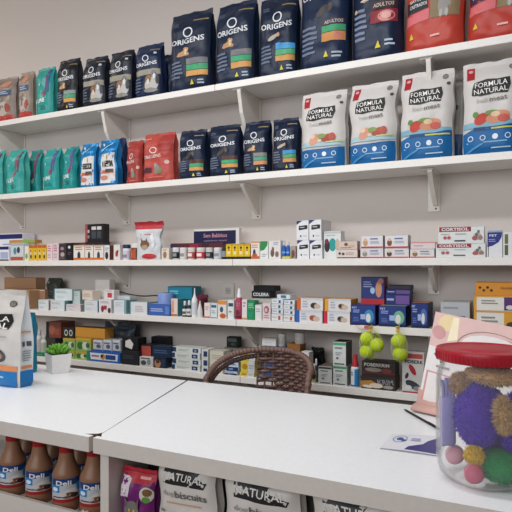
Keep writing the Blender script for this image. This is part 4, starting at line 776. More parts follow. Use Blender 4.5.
# paper notes and cable, wall socket
g = G()
t = thing('wall_socket', 'white square wall socket plate above the small boxes of the fourth shelf', 'socket', (X(229, YW), YW, Z(229, 290.5, YW)))
g.bbox((0, -.005, 0), (.075, .010, .085), mat('#d2cdc6', 'lam'), .003); cpl = g.build('cover_plate', t)
g = G(); g.bbox((0, -.0115, 0), (.032, .005, .032), mat('#bdb7af', 'lam'), .002)
for s in (-1, 1): g.box((s * .007, -.0142, 0), (.003, .001, .007), mat('#4a4440', 'matte'))
g.build('outlet', cpl)
g = G(); pts = []
for i in range(25):
    u = i / 24; px = 112 + u * 50; py = 289 + 7 * sin(pi * min(1, u * 1.25) * .62)
    pts.append(P(px, py, YW - .006))
g.tube(pts, .0035, mat('#2a2826', 'plastic'), 6)
tag(g.build('power_cable', smooth=60), 'thin black cable running along the wall above the fourth shelf', 'cable')
g = G(); zz = SZ[4] + .0004; pp = [P(355, 0, YF - .004), P(371, 0, YF - .004)]
g.add([(pp[0].x, YF - .002, zz), (pp[0].x + .03, YF + .006, zz + .001), (pp[1].x, YF - .001, zz), (pp[1].x - .02, YF - .012, zz - .014), (pp[0].x + .02, YF - .016, zz - .012)], [(0, 4, 3, 2, 1)], mat('#d8c9c4', 'paper'))
g.add([(p[0], p[1], p[2] + .0006) for p in g.v[:5]], [(0, 1, 2, 3, 4)], mat('#d8c9c4', 'paper'))
decals(g, lambda u, v, k: Vector((pp[0].x + .045 + u * .03, YF - .013 + .008 * v - k, zz - .012 + v * .012 + k)), [('r', 0, 0, 1, 1, '#b0383c')])
tag(g.build('paper_slip'), 'folded white and red paper slip sticking out under the left navy carton', 'paper')

# ------------------------------------------------------------------ tennis balls in nets
def ball(px, py, Y, lab):
    g = G(); r = .0315
    g.sphere((0, 0, 0), r, mat('#bfd62c', 'felt'), 24, 16)
    pts = []
    for i in range(40):
        a = 2 * pi * i / 40
        v = Vector((cos(a) + .28 * cos(3 * a), sin(a) - .28 * sin(3 * a), .75 * sin(2 * a))).normalized() * (r + .0002)
        pts.append(v)
    t = thing('tennis_ball', lab, 'tennis ball', P(px, py, Y), random.uniform(0, 3), None)
    fb_ = g.build('felt_ball', t, smooth=80)
    s = G(); s.tube(pts, .0011, mat('#dfe3c4', 'matte'), 5, closed=True); s.build('seam', fb_, smooth=80)
    return t
YB = YF - .045
ball(367, 338.5, YB, 'upper left yellow-green ball in the net of three')
ball(377, 345, YB - .002, 'right yellow-green ball in the net of three')
ball(366.8, 351.5, YB, 'lower left yellow-green ball in the net of three')
ball(398.6, 341, YB, 'upper yellow-green ball in the net of two')
ball(400.2, 354, YB, 'lower yellow-green ball in the net of two')
def net(px, py0, ctr, rad, lab):
    t = thing('ball_net', lab, 'net bag', P(px, py0, YB), 0)
    top = P(px, py0, YB); m = mat('#c9cf6a', 'plastic')
    c = P(ctr[0], ctr[1], YB) - top; rx, rz_ = rad
    def surf(a, v):
        z = c.z + rz_ - 2 * rz_ * v
        r = sqrt(max(0, 1 - (2 * v - 1) ** 2)) * .9 + .1 * (1 - v)
        return Vector((c.x + rx * r * cos(a), .040 * r * sin(a), z))
    g = G(); n = 14
    for s in (1, -1):
        for i in range(n):
            pts = [Vector((0, 0, -.006))] + [surf(2 * pi * i / n + s * v * 2.2 / 12, v / 12) for v in range(0, 13)]
            g.tube(pts, .0005, m, 4)
    g.build('mesh_netting', t)
    g = G(); g.lathe([(.003, -.008), (.009, -.004), (.007, .002), (.004, .006), (.009, .014), (.010, .018)], mat('#d3a93c', 'plastic'), n=10); g.build('tie', t, smooth=60)
    g = G(); g.tube([(0, 0, .01), (0, .02, .022), (0, .043, .0215), (0, .0435, .0)], .0012, mat('#d3a93c', 'plastic'), 5); g.build('hook_loop', t, smooth=60)
net(370, 330.5, (371, 345), (.056, .066), 'yellow net holding three balls, hanging from the fourth shelf')
net(397.5, 330.5, (399.3, 347.5), (.038, .066), 'yellow net holding two balls, hanging from the fourth shelf')

# ------------------------------------------------------------------ wicker chair
WK = mat('#5c433d', 'wick'); WK2 = mat('#70544b', 'wick')
ch = thing('wicker_chair', 'dark brown wicker armchair standing between the counter and the shelves', 'chair', (-1.0, 2.15, 0), 0)
off = Vector((-1.0, 2.15, 0))
def crs(pts, n):
    out = []; p = [Vector(q) for q in pts]; p = [p[0] * 2 - p[1]] + p + [p[-1] * 2 - p[-2]]
    for i in range(1, len(p) - 2):
        for k in range(n):
            t = k / n
            out.append(.5 * ((2 * p[i]) + (-p[i - 1] + p[i + 1]) * t + (2 * p[i - 1] - 5 * p[i] + 4 * p[i + 1] - p[i + 2]) * t * t + (-p[i - 1] + 3 * p[i] - 3 * p[i + 1] + p[i + 2]) * t ** 3))
    out.append(p[-2]); return out
hoop = [P(206, 388, 2.02), P(208, 376, 2.04), P(218, 363, 2.08), P(236, 353.5, 2.14), P(262, 349.5, 2.21), P(288, 351, 2.25), P(304, 357, 2.24), P(311, 368, 2.18), P(308, 385, 2.10)]
lfoot = Vector((hoop[0].x + .02, 2.0, 0.015)); rfoot = Vector((hoop[-1].x, 2.04, .015))
hp = [p - off for p in crs([Vector((hoop[0].x + .01, 2.01, .62))] + hoop + [Vector((hoop[-1].x - .01, 2.06, .62))], 14)]
def wrapped(path, r, name, par, m=WK, turns=90):
    g = G(); L = len(path)
    fine = crs(path[::2] + [path[-1]], 6)
    g.tube(fine, lambda t: r * (1 + .10 * sin(t * turns * 2 * pi)), m, 10)
    return g.build(name, par, smooth=70)
wrapped(hp, .0135, 'arm_and_back_rail', ch, WK2, 70)
hp2 = [p + Vector((.0, .024, -.028)) for p in hp[20:118]]
wrapped(hp2, .011, 'inner_rail', ch, WK, 50)
# woven back panel under the rail, its surface follows the rail's curve
top = [p for p in hp if p.x > (P(257, 350, 2.2) - off).x and p.z > .7]
def samp(l, t):
    f = t * (len(l) - 1); i = min(int(f), len(l) - 2); return l[i].lerp(l[i + 1], f - i)
zbot = .56
def PS(u, z):
    a = samp(top, u); zt = a.z; s = (zt - z) / (zt - zbot)
    return Vector((a.x * (1 - .12 * s), a.y - .05 * s, z))
g = G(); NS = 17
for i in range(NS + 1):
    u = i / NS; z1 = samp(top, u).z - .01
    g.tube([PS(u, zbot + (z1 - zbot) * k / 10) for k in range(11)], .0045, WK2, 5)
zmax = max(p.z for p in top)
r_ = 0; z = zbot
while z < zmax - .012:
    us = [k / 68 for k in range(69) if samp(top, k / 68).z - .008 > z]
    if z > .80 and r_ % 3 == 0:                       # open rows next to the left post
        us = [u for u in us if u > .12]
    if len(us) > 3:
        pts = []
        for u in us:
            p = PS(u, z); p.y += .0065 * cos(u * NS * pi + (r_ % 2) * pi); pts.append(p)
        g.tube(pts, .0072, WK if r_ % 4 else WK2, 6)
    z += .0135; r_ += 1
g.build('woven_back', ch, smooth=70)
# seat and apron
g = G(); cx = (hp[0].x + hp[-1].x) / 2
for k in range(34):
    y = -.16 + k * .0115
    hwid = .20 * sqrt(max(.1, 1 - (max(0, y - .02) / .24) ** 2))
    pts = [Vector((cx + hwid * (2 * q / 30 - 1), y, .52 + .005 * cos(q * pi / 2 + (k % 2) * pi))) for q in range(31)]
    g.tube(pts, .0065, WK, 5)
g.build('woven_seat', ch, smooth=70)
g = G(); g.tube([Vector((cx + .205 * cos(a), .04 + .19 * sin(a), .515)) for a in [2 * pi * i / 32 for i in range(32)]], .015, WK2, 8, closed=True); g.build('seat_ring', ch, smooth=70)
for sx, sy in ((-1, -1), (1, -1), (-1, 1), (1, 1)):
    g = G(); g.tube([Vector((cx + sx * .17, .04 + sy * .13, .52)), Vector((cx + sx * .19, .04 + sy * .15, .25)), Vector((cx + sx * .21, .04 + sy * .165, 0.0))], .015, WK2, 8); g.build('leg', ch, smooth=70)
for s, pp_ in ((-1, hp[0]), (1, hp[-1])):
    g = G(); g.tube([pp_ + Vector((0, 0, .02)), Vector((cx + s * .19, -.02, .515))], .012, WK2, 8); g.build('arm_support', ch, smooth=70)

# ------------------------------------------------------------------ counter
white = mat('#eaecee', 'lam'); facem = mat('#d3cbc3', 'lam'); panel = mat('#cfc8c0', 'lam'); raw = mat('#6e4c3a', 'kraft')
fx, bx = X(92, CF), X(187, CB)
def slab(pts, name, label, chip=None):
    t = thing(name, label, 'worktop', (0, 0, 0), 0)
    g = G(); n = len(pts); z0, z1 = CT - .019, CT
    vs = [(x, y, z0) for x, y in pts] + [(x, y, z1) for x, y in pts]
    g.add(vs, [tuple(range(n, 2 * n))], white); g.add(vs, [tuple(range(n - 1, -1, -1))], panel)
    for i in range(n):
        j = (i + 1) % n; e = pts[i], pts[j]
        cut = abs(e[0][0] - e[1][0]) < 1.2 and abs(e[0][1] - e[1][1]) > .003 and abs(e[0][0]) < 2.5 and abs(e[0][0]) > .2
        g.add(vs, [(i, j, j + n, i + n)], raw if cut else white)
    g.build('top_board', t)
    return t
gp = .0042
tl = slab([(-3.6, CF + .018), (fx - .045, CF + .018), (fx - .012, CF + .035), (fx - gp, CF + .05), (bx - gp, CB), (-3.6, CB)], 'countertop', 'white worktop section left of the angled joint with the bag and plant')
tr = slab([(fx + gp - .004, CF + .04), (fx + .018, CF + .018), (1.4, CF + .018), (1.4, CB), (bx + gp, CB)], 'countertop', 'white worktop section right of the angled joint with the jar')
g = G(); g.box(((fx - .012 - 3.6) / 2, CF + .009, CT - .0215), (fx - .012 + 3.6, .018, .043), facem, mt=white); g.build('front_edging', tl)
g = G(); g.box(((fx + .004 + 1.4) / 2, CF + .009, CT - .0215), (1.4 - fx - .004, .018, .043), facem, mt=white); g.build('front_edging', tr)
cab = thing('counter_cabinet', 'white display cabinet with open bays carrying the worktop', 'cabinet', (0, 0, 0), 0)
g = G(); g.box((-1.1, 1.66, (CT - .02) / 2), (5.0, .018, CT - .022), panel); g.build('back_panel', cab)
DX = X(104.5, CF + .03)
for x in (DX, DX - 1.1, DX + 1.3, -3.58):
    g = G(); g.box((x, (CF + .03 + 1.65) / 2, (CT - .021) / 2), (.030, 1.65 - CF - .03, CT - .022), facem); g.build('divider_panel', cab)
SZL = .650; SZR = .60
def cshelf(x0, x1, z, lip):
    g = G(); g.box(((x0 + x1) / 2, (CF + .04 + 1.65) / 2, z - .009), (x1 - x0, 1.65 - CF - .04, .018), facem)
    g.box(((x0 + x1) / 2, CF + .034, z - .03 + lip / 2), (x1 - x0, .012, .06 + lip), facem); g.build('shelf_board', cab)
cshelf(DX - 1.085, DX - .015, SZL, .030)
cshelf(DX + .015, DX + 1.285, SZR, 0)
g = G(); g.box((-1.1, (CF + .06 + 1.65) / 2, .05), (4.9, 1.65 - CF - .06, .1), panel); g.build('plinth', cab)
g = G(); c0 = P(82.5, 510, CF + .012); g.bbox((c0.x, CF + .018, SZL + .012), (.034, .018, .07), mat('#dfdbd5', 'lam'), .008)
tag(g.build('shelf_clip'), 'small white rounded clip on the bottle shelf edge beside the divider', 'clip')

# bottles in the left bay
def sauce(px, Y, lab, scale=1.0):
    t = thing('sauce_bottle', lab, 'bottle', (X(px, Y), Y, SZL + .0003), 0, None)
    r = .0425
    pr = [(r * .95, 0), (r, .006), (r, .028), (r * .97, .032), (r * .97, .100), (r, .104), (r * .98, .112), (r * .86, .122), (r * .66, .140), (r * .54, .160), (r * .48, .176), (r * .46, .180)]
    g = G(); g.lathe(pr, mat('#8a634a', 'plastic'), n=32); g.build('bottle_body', t, smooth=50)
    g = G(); g.lathe([(r * .52, .174), (r * .52, .198), (r * .46, .201)], mat('#a52a28', 'plastic'), n=28)
    for i in range(24):
        a = 2 * pi * i / 24; g.box((r * .52 * cos(a), r * .52 * sin(a), .186), (.001, .0014, .020), mat('#8e2321', 'plastic'), rz=a)
    g.build('screw_cap', t, smooth=40)
    g = G(); rl = r * .985
    g.lathe([(rl, .030), (rl, .102)], mat('#b9bcc2', 'print'), n=36, cap=False)
    fa = atan2(-Y, -X(px, Y))
    def F(u, v, k):
        a = fa + (u - .5) * 2.6; return Vector(((rl + k) * cos(a), (rl + k) * sin(a), .030 + .072 * v))
    decals(g, F, [('r', 0, .72, 1, 1, '#243f74'), ('r', 0, 0, 1, .14, '#9c2a2a'), ('r', .02, .42, .3, .72, '#2b7fc0'), ('e', .16, .55, .1, .09, '#d9e8f2'), ('t', 'Deli', .42, .83, .42, .2, '#e2e2e6', 0, 0, .03), ('e', .62, .42, .22, .16, '#d5d0ca', .3), ('e', .55, .3, .2, .12, '#7a4a34', .2),
                  ('e', .72, .28, .12, .1, '#3a2a26'), ('e', .40, .35, .1, .1, '#c9c4c0'), ('r', .78, .45, 1, .8, '#3f8ac8'), ('l', .1, .18, .5, .28, 1, '#5a3a3a')], curved=True, k0=.0005, dk=.0002)
    g.build('wrap_label', t, smooth=50)
YS = CF + .10
sauce(13, YS, 'brown sauce bottle with red cap at the left edge of the photo, under the counter')
sauce(39.5, YS, 'brown sauce bottle with red cap, middle of the three full-faced bottles')
sauce(66.5, YS - .004, 'brown sauce bottle with red cap, right of the three full-faced bottles')
sauce(94, YS + .01, 'brown sauce bottle partly behind the white divider')
for px, lb in ((28, 'brown sauce bottle in the back row behind the first gap'), (54, 'brown sauce bottle in the back row behind the second gap'), (80, 'brown sauce bottle in the back row beside the divider')):
    sauce(px, YS + .11, lb)

# pouches in the right bay
Yp = CF + .06
def biscuit(): return [('g', [(.16, .73), (.86, .725), (.90, .77), (.88, .93), (.15, .935)], '#262324'), ('t', 'FORMULA', .52, .89, .6, .045, '#dcd8d2', 0, 0, .006), ('t', 'NATURAL', .52, .80, .68, .066, '#dcd8d2', 0, 0, .012),
                       ('t', 'dog', .26, .645, .2, .06, '#a8a39d'), ('t', 'biscuits', .64, .65, .52, .062, '#6b6763'), ('l', .22, .55, .8, .58, 1, '#c99a80'), ('e', .5, .3, .25, .15, '#c98f5c'), ('e', .6, .35, .12, .08, '#a8683c'), ('l', .1, .3, .2, .5, 4, '#8a8680'), ('e', .62, .47, .04, .02, '#5a5450')]
ZB = SZR + .0003
def low(name, cat, x0, x1, ztop, col, art, lb, **k):
    # height given in metres here: turn it into the photo row the pouch builder expects
    xm = (x0 + x1) / 2; Y = CF + k['dy']; yt = HOR + (H - ztop) * FPX * ray(xm)[1] / Y
    return pouch(name, cat, x0, x1, yt, ZB, k.pop('d'), col, art, lb, yf=CF, **k)
low('cat_food_pouch', 'cat food bag', 121.5, 159, .822, '#6d2268', [('g', [(.0, .82), (1, .84), (1, .99), (.0, .99)], '#b8323a'), ('r', .04, .66, .34, .90, '#dccfd6'), ('t', '1+', .17, .84, .22, .09, '#6d2268', 0, 0, .05), ('l', .08, .68, .3, .76, 2, '#a77a9a'), ('e', .84, .72, .17, .1, '#cfc7bc'), ('e', .86, .75, .11, .05, '#7a5a3c'), ('e', .84, .66, .1, .04, '#5c8f3a'),
     ('e', .45, .45, .24, .17, '#77716e'), ('g', [(.26, .52), (.36, .58), (.26, .67)], '#6a6461'), ('g', [(.56, .58), (.66, .52), (.66, .67)], '#6a6461'), ('e', .38, .5, .03, .02, '#c9b84a'), ('e', .53, .5, .03, .02, '#c9b84a'), ('l', .6, .88, .95, .94, 1, '#e3a09a')],
    'purple and red cat food pouch marked 1+ with a grey cat, under the counter', d=.06, dy=.062, seed=80, wr=.008, sealcol='#b8323a', sealh=.05)
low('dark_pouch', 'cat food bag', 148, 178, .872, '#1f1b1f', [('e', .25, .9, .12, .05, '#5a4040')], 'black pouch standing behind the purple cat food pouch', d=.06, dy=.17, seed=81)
for i, (a, b) in enumerate(((159, 221), (226, 305), (313, 398), (408, 500))):
    low('biscuit_bag', 'dog biscuit bag', a, b, .893, '#d2ccc5', biscuit(), ['white dog biscuit bag beside the purple cat food pouch under the counter', 'white dog biscuit bag, second from the left under the counter', 'white dog biscuit bag, third from the left under the counter, banner barely visible', 'white dog biscuit bag hidden lowest, right of the third biscuit bag under the counter'][i],
        d=.08, dy=.05, seed=82 + i, wr=.008, flat=.78) if i < 3 else None
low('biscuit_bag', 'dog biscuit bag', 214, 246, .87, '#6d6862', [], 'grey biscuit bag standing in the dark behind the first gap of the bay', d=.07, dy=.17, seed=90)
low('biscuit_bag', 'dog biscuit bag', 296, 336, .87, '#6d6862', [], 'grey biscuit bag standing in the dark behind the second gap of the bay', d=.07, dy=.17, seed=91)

# ------------------------------------------------------------------ on the counter
pouch('white_food_bag', dogbag, -50, 31, 290, CT + .0004, .085, '#c9c5c0', [('r', .04, .80, .16, .97, '#a92b33'), ('g', [(.15, .60), (.33, .585), (.55, .605), (.86, .595), (.90, .68), (.88, .755), (.60, .745), (.42, .76), (.20, .73), (.17, .67)], '#1f1d1e'), ('t', 'FORMULA', .54, .70, .62, .056, '#e9e6e1', 0, 0, .012), ('t', 'NATURAL', .54, .63, .62, .056, '#e9e6e1', 0, 0, .012),
      ('o', .86, .86, .055, .033, .25, '#55504c'), ('e', .86, .86, .04, .024, '#7b756f'), ('l', .55, .5, .85, .53, 1, '#a9a49e'), ('e', .72, .32, .12, .075, '#3a4450'), ('e', .72, .32, .08, .05, '#b5805a'), ('r', .02, .17, .98, .22, '#c98254'), ('r', .02, .0, .98, .165, '#1d6fae'), ('e', .4, .36, .2, .1, '#b9603c'), ('l', .4, .05, .9, .12, 2, '#9fc8e6')],
      'large white dog food bag with blue base standing on the counter at the left edge', yf=1.535, dy=0, seed=95, wr=.012, side='#cfd3d6', rz=-3, e=.7, waist=.0, flat=.5,
      sideart=[('r', .0, .0, 1, .17, '#1d6fae'), ('r', .1, .19, .9, .22, '#c98254'), ('r', .2, .42, .5, .47, '#4b4f55'), ('r', .58, .42, .85, .47, '#4b4f55'), ('r', .15, .56, .85, .575, '#c98254'), ('l', .15, .26, .85, .38, 5, '#8f9499')])
pouch('teal_bag', dogbag, 18, 35, 313, CT + .0004, .06, '#187a98', [('l', .2, .4, .8, .6, 3, '#3c96ae')], 'teal blue bag standing just behind the large white bag on the counter', yf=1.76, dy=0, seed=96, sealh=.04, wr=.005)
# succulent
pc = P(56.5, 366, 1.84); pt = thing('potted_succulent', 'small green succulent in a white square pot on the counter', 'plant', (pc.x, 1.85, CT + .0004), radians(-24))
g = G(); hw_ = .046; hb = .038; ph = .085
def ring(a, z): return [Vector((-a, -a, z)), Vector((a, -a, z)), Vector((a, a, z)), Vector((-a, a, z))]
vs = ring(hb, 0) + ring(hw_, ph) + ring(hw_ - .004, ph) + ring(hw_ - .006, ph - .012)
fs = [(3, 2, 1, 0)] + [(k * 4 + i, k * 4 + (i + 1) % 4, k * 4 + 4 + (i + 1) % 4, k * 4 + 4 + i) for k in range(3) for i in range(4)]
g.add(vs, fs, mat('#f2f0ee', 'lam')); g.build('square_pot', pt)
g = G(); g.add(ring(hw_ - .005, ph - .012), [(0, 1, 2, 3)], mat('#3b3029', 'matte')); g.sphere((0, 0, ph - .014), (.026, .026, .008), mat('#3b3029', 'matte'), 12, 6); g.build('soil', pt)
g = G(); gm = [mat('#6fae3c', 'plastic'), mat('#83c24a', 'plastic'), mat('#5c9a35', 'plastic')]
for k in range(34):
    tlt = .15 + 1.1 * (k / 34); az = k * 2.39996; L = .046 + .014 * (k / 34)
    d = Vector((cos(az) * sin(tlt), sin(az) * sin(tlt), cos(tlt))); s0 = Vector((cos(az) * .006, sin(az) * .006, ph - .006))
    pts = [s0 + d * (L * q / 5) + Vector((0, 0, .006 * (q / 5) ** 2)) for q in range(6)]
    g.tube(pts, lambda t: .0095 * (sin(pi * min(1, .18 + t * .82)) ** .7) + .0006, gm[k % 3], 7)
g.build('rosette_leaves', pt, smooth=70)

# pink display sign leaning in its holder
SGm = mat('#dcc3c0', 'print')
bl = P(419, 402, 1.90); sg = thing('counter_sign', 'pink and white printed sign with arcs symbol leaning behind the jar', 'sign', (bl.x, 1.90, CT + .0004), radians(-22))
g = G(); sw, shh = .34, .295
roll = radians(-7); lean = radians(9)
Rm = Matrix.Rotation(lean, 3, 'X').inverted() @ Matrix.Rotation(-roll, 3, 'Y')
Rm = Matrix.Rotation(-lean, 3, 'X') @ Matrix.Rotation(-roll, 3, 'Y')
def SF(u, v, k): return Rm @ Vector((u * sw, -k, v * shh)) + Vector((0, 0, .04))
vs = [SF(u, v, k) for k in (.0015, -.0015) for u, v in ((0, 0), (1, 0), (1, 1), (0, 1))]
g.add(vs, [(0, 1, 2, 3), (7, 6, 5, 4), (0, 4, 5, 1), (1, 5, 6, 2), (2, 6, 7, 3), (3, 7, 4, 0)], mat('#e0dcda', 'print'))
decals(g, SF, [('g', [(.0, .62), (.16, .60), (.33, .72), (.5, .84), (.8, .85), (1, .70), (1, 1), (0, 1)], '#dab8b3'), ('e', .15, .90, .1, .09, '#e5d0a4', .5), ('g', [(.18, .70), (.28, .74), (.26, .98), (.20, .98)], '#efe3c4'), ('e', .08, .78, .07, .08, '#c99a98', .6),
               ('e', .62, .72, .3, .14, '#dfdbd9'), ('o', .62, .70, .34, .20, .03, '#8f7c7a'),
               ('g', [(.07, .53), (.10, .575), (.16, .60), (.22, .585), (.21, .565), (.16, .58), (.115, .555), (.085, .52)], '#6f6466'), ('g', [(.10, .49), (.125, .53), (.165, .545), (.205, .535), (.195, .515), (.165, .525), (.135, .51), (.115, .48)], '#6f6466'),
               ('e', .165, .47, .02, .02, '#6f6466'), ('r', .03, .0, .36, .335, '#c98f8f'), ('r', .05, .0, .34, .32, '#dedad8'), ('l', .12, .38, .3, .43, 1, '#9a8a8a')], k0=.002, dk=.0002)
g.build('printed_board', sg)
g = G(); pts = [Vector((0.0, .05, .003)), Vector((0.0, .0, .003)), Vector((0, -.035, .004)), Vector((0, -.045, .012)), Vector((0, -.03, .022)), Vector((0, -.006, .03)), Vector((0, .006, .075))]
pts = crs(pts, 5); vs = []
for p in pts: vs += [p + Vector((-.004, 0, 0)), p + Vector((.30, 0, -.00))]
n = len(pts); g.add(vs, [(2 * i, 2 * i + 1, 2 * i + 3, 2 * i + 2) for i in range(n - 1)], mat('#d6aca2', 'lam'))
o = g.build('curved_stand', sg, smooth=60); sm = o.modifiers.new('thickness', 'SOLIDIFY'); sm.thickness = .003; sm.offset = 0

# brochure and pen
def on_counter(px, py): 
    f = .48 * FPX / (py - HOR); a, b = ray(px); return Vector((f * a, f * b, CT))
c = [on_counter(380, 449), on_counter(440, 457), on_counter(446, 438), on_counter(392, 435)]
g = G()
def BF(u, v, k):
    a = c[0].lerp(c[1], u); b = c[3].lerp(c[2], u); p = a.lerp(b, v); return Vector((p.x, p.y, CT + .0030 + k + .002 * sin(pi * u)))
N = 8
for k, fl in ((.0, 1), (-.0026, -1)):
    vs = [BF(i / N, j / 2, k) for j in range(3) for i in range(N + 1)]
    fs = [(j * (N + 1) + i, j * (N + 1) + i + 1, (j + 1) * (N + 1) + i + 1, (j + 1) * (N + 1) + i)[::fl] for j in range(2) for i in range(N)]
    g.add(vs, fs, mat('#dcdce2', 'print'))
vs = [BF(i / N, 0, k) for k in (-.0026, 0) for i in range(N + 1)]; g.add(vs, [(i, i + 1, i + N + 2, i + N + 1) for i in range(N)], mat('#9a98a4', 'print'))
decals(g, BF, [('g', [(.40, .06), (.98, .04), (.99, .90), (.90, .92), (.72, .65), (.66, .45), (.44, .25)], '#3a3578'), ('o', .22, .66, .13, .22, .14, '#7f8fb8'), ('e', .22, .66, .06, .1, '#3f5a9c'), ('e', .30, .58, .05, .05, '#46508c'), ('l', .42, .55, .62, .75, 2, '#9aa2c4')], curved=True, k0=.0005, dk=.0002)
tag(g.build('brochure', smooth=60), 'white and purple folded brochure lying on the counter beside the jar', 'brochure')
a, b = on_counter(404, 410.5), on_counter(440, 431)
g = G(); d = (b - a); a.z = b.z = CT + .0042
pn = thing('pen', 'thin black pen lying on the counter between the sign and the brochure', 'pen', a)
g.tube([Vector((0, 0, 0)), d * .08, d * .9, d], lambda t: .0012 if t < .1 else .0038, mat('#1f1e20', 'plastic'), 8); g.build('barrel', pn, smooth=50)
g = G(); g.tube([d * .7 + Vector((0, 0, .0045)), d * .97 + Vector((0, 0, .0045))], .001, mat('#55555a', 'metal'), 5); g.build('clip', pn)

# ------------------------------------------------------------------ the jar
jr = .104
a, b = ray(484); f = 1.245; jc = Vector((f * a, f * b, CT + .0004)); JH = .282
jt = thing('plastic_jar', 'clear plastic jar with red lid, full of pet toys, at the counter right end', 'jar', jc, 0)
jm = clear_mat('clear_plastic', (.86, .86, .92, 1), .045)
g = G()
out = [(jr * .62, 0.0), (jr * .80, .004), (jr * .93, .018), (jr * .995, .045), (jr, .07), (jr, .215), (jr * .985, .235), (jr * .93, .252), (jr * .90, .262), (jr * .90, JH - .004)]
inn = [(r - .0025, max(z, .004)) for r, z in out][::-1]
g.lathe(out + inn, jm, n=64, cap=False)
vs = [(out[0][0] * cos(2 * pi * i / 64), out[0][0] * sin(2 * pi * i / 64), 0.0) for i in range(64)]
g.add(vs, [tuple(range(63, -1, -1))], jm); g.build('jar_body', jt, smooth=60)
g = G(); lr = jr * 1.0; z0 = JH - .012
red = mat('#a8202e', 'plastic')
g.lathe([(lr * .985, z0), (lr, z0 + .002), (lr, z0 + .021), (lr * .985, z0 + .0255), (lr * .94, z0 + .0265), (lr * .92, z0 + .0245), (lr * .55, z0 + .0245), (lr * .53, z0 + .0255), (lr * .1, z0 + .0258), (.0005, z0 + .0258)], red, n=72)
for i in range(72):
    q = 2 * pi * i / 72; g.box((lr * cos(q), lr * sin(q), z0 + .0115), (.0016, .003, .017), red, rz=q)
g.build('screw_lid', jt, smooth=45)
# toys inside
def fluffy(name, lab, cpos, r, col, tip=None, seed=0, spikes=900, cat='pet toy', L=.010):
    t = thing(name, lab, cat, jc + Vector(cpos), 0)
    rr = random.Random(seed); rx, ry, rz_ = r
    g = G(); m = mat(col, 'fur'); m2 = mat(tip or col, 'fur')
    g.sphere((0, 0, 0), (rx, ry, rz_), m, 28, 18, f=lambda d: 1 + .12 * noise.noise(d * 3 + Vector((seed, 0, 0))))
    g.build('plush_body', t, smooth=80)
    g = G(); vs = []; fs = []; f2 = []
    for i in range(spikes):
        z = rr.uniform(-1, 1); q = rr.uniform(0, 2 * pi); s = sqrt(1 - z * z); d = Vector((s * cos(q), s * sin(q), z))
        p = Vector((d.x * rx, d.y * ry, d.z * rz_)) * .97; n = d + Vector((rr.uniform(-.5, .5), rr.uniform(-.5, .5), rr.uniform(-.6, .3))); n.normalize()
        x = n.cross(Vector((.3, .2, 1))).normalized() * .0016; y = n.cross(x).normalized() * .0016
        o = len(vs); l = L * rr.uniform(.6, 1.2); vs += [p + x, p - x * .5 + y, p - x * .5 - y, p + n * l]
        fl = [(o, o + 1, o + 3), (o + 1, o + 2, o + 3), (o + 2, o, o + 3)]
        (fs if rr.random() < .7 else f2).extend(fl)
    g.add(vs, fs, m); g.add(vs, f2, m2); g.build('fur', t)
    return t
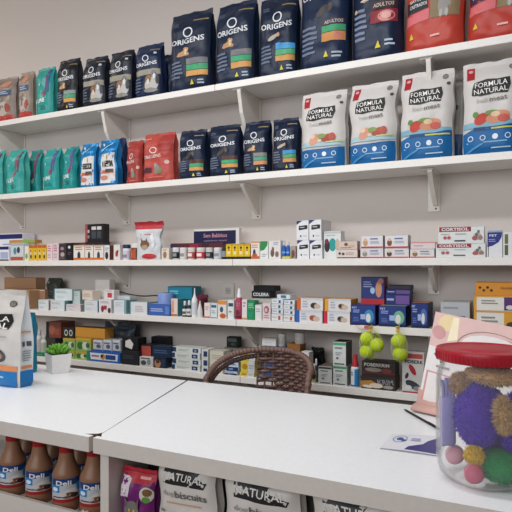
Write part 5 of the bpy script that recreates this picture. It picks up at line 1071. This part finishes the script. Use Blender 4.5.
# local frame: towards the camera is roughly (-view)
vd = Vector((a, b, 0)).normalized(); rt = Vector((vd.y, -vd.x, 0))
def L3(r, f_, z): v = rt * r + vd * f_; return (v.x, v.y, z)
fluffy('plush_toy', 'large purple fluffy toy pressed against the front of the jar', L3(-.012, -.020, .150), (.050, .046, .072), '#4a22a0', '#5f36c4', 1, 1500)
fluffy('plush_toy', 'purple fluffy toy in the right half of the jar', L3(.060, -.008, .135), (.030, .040, .064), '#4c26a4', '#6338c6', 2, 1200)
fluffy('plush_toy', 'dark purple fluffy toy at the back of the jar behind the others', L3(.006, .050, .122), (.055, .026, .078), '#3d1c8a', '#5028a8', 9, 700)
fluffy('plush_toy', 'beige fluffy toy just under the red lid', L3(.015, .0, .236), (.055, .05, .020), '#c9a06a', '#dfbd88', 3, 1100)
fluffy('plush_toy', 'tan feathered toy between the two purple toys', L3(.040, -.064, .165), (.014, .012, .034), '#b99560', '#d3b484', 4, 600, L=.016)
fluffy('plush_toy', 'tan fluffy tuft at the upper left inside the jar', L3(-.050, -.018, .215), (.020, .023, .022), '#a37f58', '#bb9a70', 5, 500)
fluffy('plush_toy', 'green fluffy toy at the bottom of the jar', L3(.038, -.016, .040), (.054, .056, .034), '#0f7a3a', '#1a9850', 6, 900, L=.006)
fluffy('plush_toy', 'yellow fluffy toy low in the jar, left of the green one', L3(-.020, -.050, .066), (.019, .016, .020), '#c7a01c', '#dbb83a', 7, 400, L=.007)
def ballt(lab, pos, r, col, col2):
    g = G(); g.sphere((0, 0, 0), r, mat(col, 'plastic'), 24, 14)
    g.tube([Vector((r * 1.0 * cos(q), .0, r * 1.0 * sin(q))) for q in [2 * pi * i / 30 for i in range(30)]], r * .09, mat(col2, 'plastic'), 5, closed=True)
    o = g.build('rubber_ball', None, jc + Vector(pos), .6, smooth=80); tag(o, lab, 'pet toy')
ballt('pink rubber ball at the lower left inside the jar', L3(-.020, -.060, .030), .0215, '#b5566a', '#d08a96')
ballt('orange rubber ball against the right side of the jar', L3(.074, -.030, .165), .017, '#d8694a', '#e29a7c')
ballt('pale pink rubber ball at the left wall of the jar', L3(-.062, -.010, .050), .021, '#c08a94', '#d5b0b6')
# blue-grey glove-shaped toy seen through the left wall
gt = thing('glove_toy', 'lilac grooming glove standing along the left wall inside the jar', 'pet toy', jc + Vector(L3(-.076, -.022, .080)), TH)
g = G(); gm_ = mat('#8a84bd', 'felt')
g.bbox((0, 0, .050), (.036, .014, .116), gm_, .007)
g.build('palm', gt, smooth=60)
for k in range(4):
    g = G(); x = -.0105 + k * .0072; g.tube([Vector((x, 0, .100)), Vector((x * 1.1, 0, .122)), Vector((x * 1.3, 0, .142 + .005 * (k in (1, 2))))], .0042, gm_, 8); g.build('finger', gt, smooth=60)
g = G(); g.tube([Vector((.012, 0, .055)), Vector((.020, 0, .068)), Vector((.022, 0, .084))], .0046, gm_, 8); g.build('thumb', gt, smooth=60)
